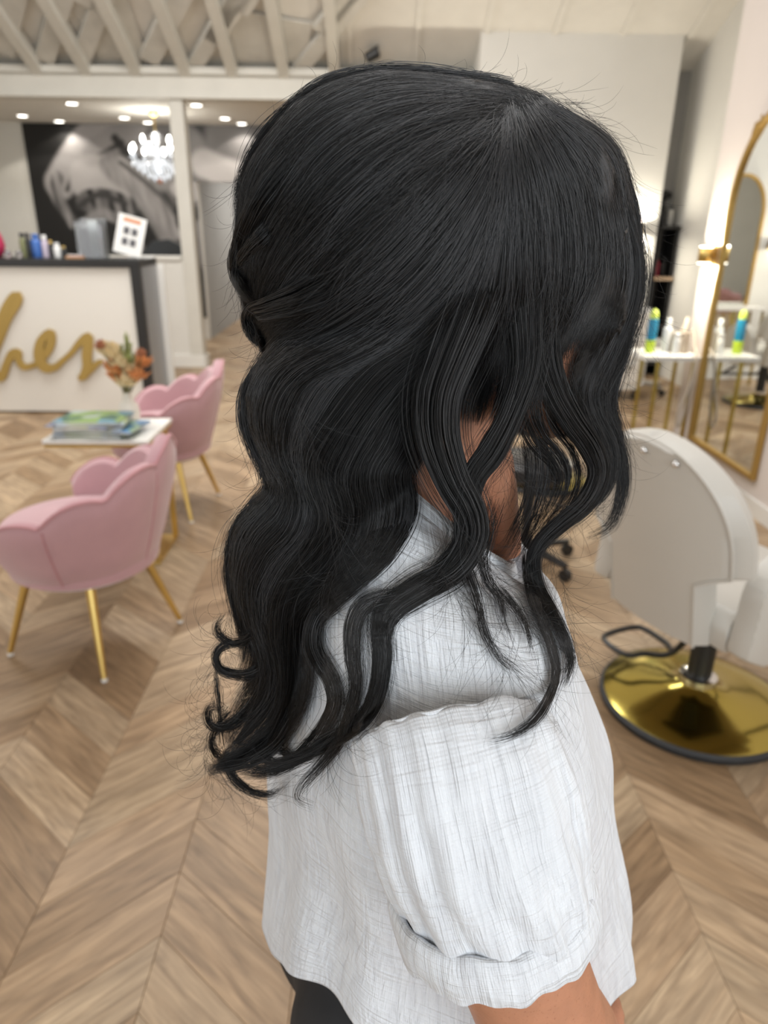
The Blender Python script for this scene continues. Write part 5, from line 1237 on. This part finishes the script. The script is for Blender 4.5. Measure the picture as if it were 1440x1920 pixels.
# loose locks (x, y, half width, distance from her mid plane towards the camera)
LK = [
 (2600, [(935, 420, 50, .088), (890, 560, 52, .094), (850, 660, 48, .094), (822, 740, 44, .092), (822, 820, 40, .090), (848, 900, 34, .092), (880, 960, 30, .096), (886, 1010, 27, .100), (850, 1068, 24, .105), (775, 1108, 24, .105), (714, 1158, 17, .10), (717, 1228, 12, .10), (708, 1295, 11, .10), (678, 1352, 10, .10), (612, 1394, 9, .10), (556, 1422, 9, .10), (500, 1446, 10, .10), (450, 1441, 12, .10)]),
 (700, [(880, 1000, 20, .11), (820, 1085, 16, .11), (745, 1135, 16, .11), (718, 1180, 14, .11), (716, 1240, 12, .11), (706, 1300, 10, .11), (675, 1355, 9, .11), (610, 1395, 9, .11), (560, 1422, 8, .11), (470, 1445, 10, .11)]),
 (420, [(760, 1110, 16, .11), (690, 1130, 14, .11), (664, 1170, 13, .11), (662, 1235, 11, .11), (668, 1290, 9, .11), (650, 1350, 8, .11), (636, 1390, 8, .11), (604, 1432, 7, .11), (566, 1474, 6, .11), (558, 1498, 4, .11), (590, 1514, 4, .11)]),
 (560, [(640, 1120, 16, .09), (596, 1160, 13, .09), (588, 1215, 13, .09), (622, 1282, 13, .09), (622, 1335, 12, .09), (575, 1402, 11, .09), (520, 1442, 9, .09), (448, 1452, 9, .09)]),
 (1300, [(975, 480, 38, .085), (985, 600, 32, .088), (985, 690, 26, .088), (958, 775, 22, .088), (922, 845, 25, .090), (888, 895, 22, .094), (872, 960, 18, .098), (862, 1030, 18, .10), (800, 1090, 14, .105)]),
 (230, [(900, 880, 18, .095), (880, 960, 14, .10), (868, 1040, 10, .105), (893, 1120, 7, .11), (911, 1190, 5, .11), (940, 1242, 5, .11), (975, 1262, 6, .11)]),
 (170, [(935, 930, 12, .08), (906, 1030, 10, .10), (912, 1085, 8, .11), (934, 1118, 7, .11), (944, 1160, 6, .11), (960, 1200, 6, .11), (965, 1216, 7, .11)]),
 (110, [(930, 1100, 8, .10), (960, 1130, 6, .10), (982, 1164, 5, .10), (995, 1204, 4, .10), (996, 1235, 4, .10)]),
 (1500, [(1010, 480, 34, .070), (1020, 600, 32, .072), (1022, 670, 30, .072), (1042, 735, 27, .070), (1072, 790, 24, .066), (1108, 842, 22, .062), (1122, 888, 19, .060), (1098, 940, 17, .058), (1052, 980, 15, .058), (1015, 1015, 13, .06), (1000, 1052, 11, .065), (1008, 1100, 10, .075), (1036, 1150, 9, .08), (1062, 1205, 8, .085), (1070, 1245, 7, .085), (1056, 1290, 6, .085)]),
 (420, [(1000, 1000, 12, .06), (990, 1050, 9, .07), (998, 1110, 9, .08), (1020, 1172, 8, .085), (1036, 1216, 7, .09), (1043, 1260, 6, .09), (1032, 1302, 5, .09), (1006, 1346, 5, .09), (962, 1378, 6, .09), (905, 1392, 8, .09)]),
 (900, [(1040, 560, 26, .066), (1010, 680, 30, .066), (998, 760, 30, .062), (1015, 815, 27, .060), (1050, 858, 24, .058), (1062, 900, 20, .056), (1046, 945, 17, .056), (1012, 995, 13, .06), (992, 1040, 10, .065)]),
 (500, [(1000, 800, 22, .055), (1010, 870, 20, .055), (1000, 940, 17, .058), (975, 1000, 15, .06), (940, 1060, 14, .07)]),
 (2400, [(1150, 380, 26, .040), (1172, 480, 28, .036), (1165, 560, 30, .034), (1135, 640, 31, .034), (1108, 700, 29, .036), (1098, 745, 25, .038), (1112, 790, 22, .040), (1134, 836, 20, .040), (1140, 880, 17, .042), (1126, 920, 14, .044), (1095, 950, 12, .046), (1050, 990, 9, .05)]),
 (700, [(1185, 520, 18, .030), (1172, 610, 20, .028), (1150, 690, 20, .028), (1138, 760, 17, .030), (1152, 815, 13, .030), (1166, 870, 11, .032), (1166, 925, 9, .034), (1144, 985, 8, .036), (1098, 1010, 8, .04)]),
 (260, [(1180, 560, 20, .034), (1165, 660, 18, .03), (1142, 740, 16, .03), (1160, 830, 20, .03), (1178, 900, 26, .03)]),
 (330, [(1172, 470, 22, .01), (1150, 600, 24, .0), (1120, 700, 24, -.01), (1100, 780, 20, -.01), (1120, 860, 16, -.01), (1110, 930, 12, -.01)]),
 # curls at the ends of the back lengths
 (240, [(500, 1150, 12, .05), (470, 1192, 8, .04), (440, 1206, 5, .03), (412, 1192, 4, .03), (407, 1172, 4, .03), (422, 1150, 5, .03)]),
 (420, [(520, 1220, 18, .05), (480, 1258, 12, .04), (445, 1264, 8, .03), (415, 1255, 5, .03), (405, 1233, 4, .03), (415, 1214, 4, .03), (442, 1208, 5, .03), (468, 1220, 7, .03)]),
 (300, [(520, 1280, 20, .05), (470, 1330, 12, .04), (430, 1362, 8, .04), (398, 1362, 5, .03), (388, 1340, 4, .03), (398, 1325, 4, .03), (430, 1332, 8, .03)]),
 (60, [(404, 1248, 3, .03), (410, 1310, 3, .03), (416, 1380, 3, .03), (424, 1430, 4, .03)]),
 (520, [(560, 1320, 18, .06), (520, 1392, 14, .05), (470, 1428, 12, .05), (420, 1440, 10, .05), (386, 1449, 6, .05)]),
 (300, [(470, 1390, 16, .05), (428, 1420, 12, .04), (436, 1455, 8, .04), (468, 1482, 7, .04), (505, 1490, 7, .04), (540, 1470, 8, .04)]),
 (220, [(480, 1370, 14, .05), (478, 1405, 10, .05), (510, 1428, 7, .05), (542, 1424, 5, .05), (520, 1405, 6, .05), (470, 1412, 10, .05)]),
 (160, [(440, 1330, 14, .04), (405, 1370, 6, .03), (398, 1400, 5, .03), (420, 1425, 8, .03), (470, 1440, 10, .03)]),
]
for q_, (n, p) in enumerate(LK):
    thin = q_ in (1, 2, 3, 5, 6, 7, 9, 10, 11)
    fac = {0: .8, 4: .75, 8: .7, 12: .75, 13: .5, 14: .35, 15: .5}.get(q_, .26 if thin else .5)
    n = int(n*fac)
    if thin: p = [(a, b_, w_*1.3, r_) for a, b_, w_, r_ in p]
    if q_ >= 16: n = int(n*.75)
    lock([(a, b_, w_*1.6+2, r_) for a, b_, w_, r_ in p], max(12, int(n*(.05 if q_ in (0, 4, 8) else .11))), strandy=5, rad=RT*.85, wander=4.5, spread=5, ends=(.45, 1.))
    lock(p, n, strandy=2 if thin else 4, rad=RT, wander=2.2 if n > 300 else 3.2, spread=3 if n < 600 else 2, ends=(.7, 1.))
# the far side of the head (seen only from a step to the side): strands of the same falls, mirrored in depth
def far(guides, n, k=30):
    G = np.stack([cr(g, k) for g in guides]); m = len(G); u = RNG.uniform(0, m-1.001, n); i = u.astype(int); f = (u-i)[:, None, None]
    P = G[i]*(1-f)+G[i+1]*f; P = P+noise1(n, k, 4)[..., None]
    d = ray(P[..., 0], P[..., 1]); R = -r_cap(P[..., 0], P[..., 1])-RNG.uniform(0, .004, n)[:, None]; t = ((O2-CAM).dot(-LW)+R)/(d@(-LW)); STR.append((CAM+d*t[..., None], RT*1.6))
far(A, 2500); far(F, 3000)
# flyaways
def flyaway(base, n, amp, k=28, rad=.00006, r=.05, ln=(.3, .8), curl=1.0):
    G = cr(base, 60)[:, :2]
    for _ in range(n):
        i0 = RNG.integers(0, 50); L = RNG.uniform(*ln)*amp*6; p = G[i0]; tdir = G[min(i0+4, 59)]-G[i0]; a0 = math.atan2(tdir[1], tdir[0])+RNG.normal(0, .45); cu = RNG.normal(0, curl)/k; c2 = RNG.normal(0, .02)
        pts = [p+RNG.normal(0, 3, 2)]
        for q in range(k-1):
            a0 += cu+c2*math.sin(q*.5); pts.append(pts[-1]+np.array([math.cos(a0), math.sin(a0)])*L/k)
        P = np.array(pts)[None]; yield P, r+RNG.uniform(-.02, .03)
def fly(base, n, amp, r, rad=.00006, ln=(.3, .9), curl=1.1):
    Ps, Rs = [], []
    for P, q in flyaway(base, n, amp, r=r, ln=ln, curl=curl): Ps.append(P[0]); Rs.append(q)
    P = np.stack(Ps); R = np.broadcast_to(np.array(Rs)[:, None], P.shape[:2]); emit(P[..., 0], P[..., 1], R, rad)
top = [(500, 262), (560, 188), (650, 141), (760, 132), (830, 139), (900, 150), (960, 161), (1020, 177), (1070, 193), (1110, 219), (1150, 256), (1175, 300), (1190, 380)]
fly(top, 150, 14, .0, ln=(.15, .8)); fly(top, 40, 26, .0)
fly([(850, 140), (920, 152), (1000, 170), (1060, 190), (1110, 220), (1160, 275), (1185, 340)], 110, 12, .0, ln=(.15, .8))
fly([(1160, 270), (1190, 380), (1205, 480), (1195, 600), (1165, 700), (1150, 800), (1170, 900)], 200, 26, .01)
fly([(450, 330), (445, 440), (440, 510), (460, 590), (490, 650), (465, 730), (470, 820), (500, 900), (445, 990), (430, 1090), (440, 1180)], 260, 18, .02)
fly([(430, 1150), (410, 1230), (400, 1320), (390, 1440), (470, 1480), (560, 1490)], 220, 24, .03, curl=3)
fly([(840, 960), (900, 1050), (960, 1130), (1000, 1180), (1050, 1200)], 150, 42, .10); fly([(820, 1060), (880, 1150), (940, 1230), (1000, 1280)], 90, 50, .12)
fly([(1020, 1000), (1060, 1120), (1070, 1240), (1000, 1350)], 70, 26, .09)
fly([(700, 1120), (660, 1250), (620, 1400), (560, 1480)], 140, 28, .11)
fly([(900, 800), (980, 900), (1050, 950), (1120, 940)], 160, 28, .06)
fly([(1150, 560), (1120, 700), (1130, 850), (1100, 960)], 200, 30, .04)
cross = [(600, 300), (700, 420), (800, 560), (900, 700)]
fly([(900, 200), (800, 330), (700, 450), (600, 560)], 120, 40, .10, curl=.5); fly([(560, 760), (600, 900), (640, 1040), (560, 1150)], 220, 36, .09); fly([(960, 300), (1020, 450), (1040, 600), (1000, 720)], 150, 30, .09)
# --- write the curves
HM = bpy.data.materials.new('black_hair'); HM.use_nodes = True; nt = HM.node_tree; nt.nodes.remove(nt.nodes['Principled BSDF'])
hb = nt.nodes.new('ShaderNodeBsdfPrincipled'); hi = nt.nodes.new('ShaderNodeHairInfo'); hr = nt.nodes.new('ShaderNodeValToRGB')
hr.color_ramp.elements[0].position = .0; hr.color_ramp.elements[1].position = 1.; hr.color_ramp.elements[0].color = (.002, .002, .0022, 1); hr.color_ramp.elements[1].color = (.050, .052, .055, 1)
x = hr.color_ramp.elements.new(.55); x.color = (.007, .007, .0072, 1); x = hr.color_ramp.elements.new(.85); x.color = (.016, .016, .0165, 1)
nt.links.new(hi.outputs['Random'], hr.inputs['Fac']); nt.links.new(hr.outputs['Color'], hb.inputs['Base Color']); hb.inputs['Roughness'].default_value = .42; hb.inputs['Specular IOR Level'].default_value = .28
nt.links.new(hb.outputs[0], nt.nodes['Material Output'].inputs['Surface'])
def curves(name, items, parent, HM):
    n = sum(p.shape[0] for p, _ in items)
    hc = bpy.data.hair_curves.new(name); sizes = []
    for p, _ in items: sizes += [p.shape[1]]*p.shape[0]
    hc.add_curves(sizes)
    hc.attributes['position'].data.foreach_set('vector', np.concatenate([p.reshape(-1, 3) for p, _ in items]).astype(np.float32).ravel())
    ra = hc.attributes.get('radius') or hc.attributes.new('radius', 'FLOAT', 'POINT')
    rad = np.concatenate([(r*np.tile(np.interp(np.linspace(0, 1, p.shape[1]), [0, .75, 1], [1, 1, .35]), p.shape[0])) for p, r in items])
    ra.data.foreach_set('value', rad.astype(np.float32))
    hc.materials.append(HM)
    o = bpy.data.objects.new(name, hc); COL.objects.link(o); o.parent = parent; return o
STR1 = STR; STR = []
for gset, cnt, rf in ((A, 1500, r_all), (A0, 500, r_all), (F, 1400, r_front), (Cg, 2200, r_all)):
    field(gset, cnt, lambda x, y, rf=rf: rf(x, y)+.0035, k=44, clumps=0, clump=0, jit=7, wander=13, rad=.00010, ends=(.3, .98))
for q_, (n, p) in enumerate(LK): lock(p, max(6, int(n*.03)), rad=.0001, wander=3.5, spread=4, ends=(.5, 1.), fl=1.6, strandy=6)
STR2 = STR
so = curves('hair_strands', STR1, hair, HM); so['kind'] = 'stuff'
HM2 = mat('hair_sheen', (.040, .041, .044), .40, spec=.45)  # paler strays laid on top, hair shine put into their colour
so = curves('stray_sheen_hairs', STR2, hair, HM2); so['kind'] = 'stuff'
S.cycles_curves.shape = 'RIBBONS'
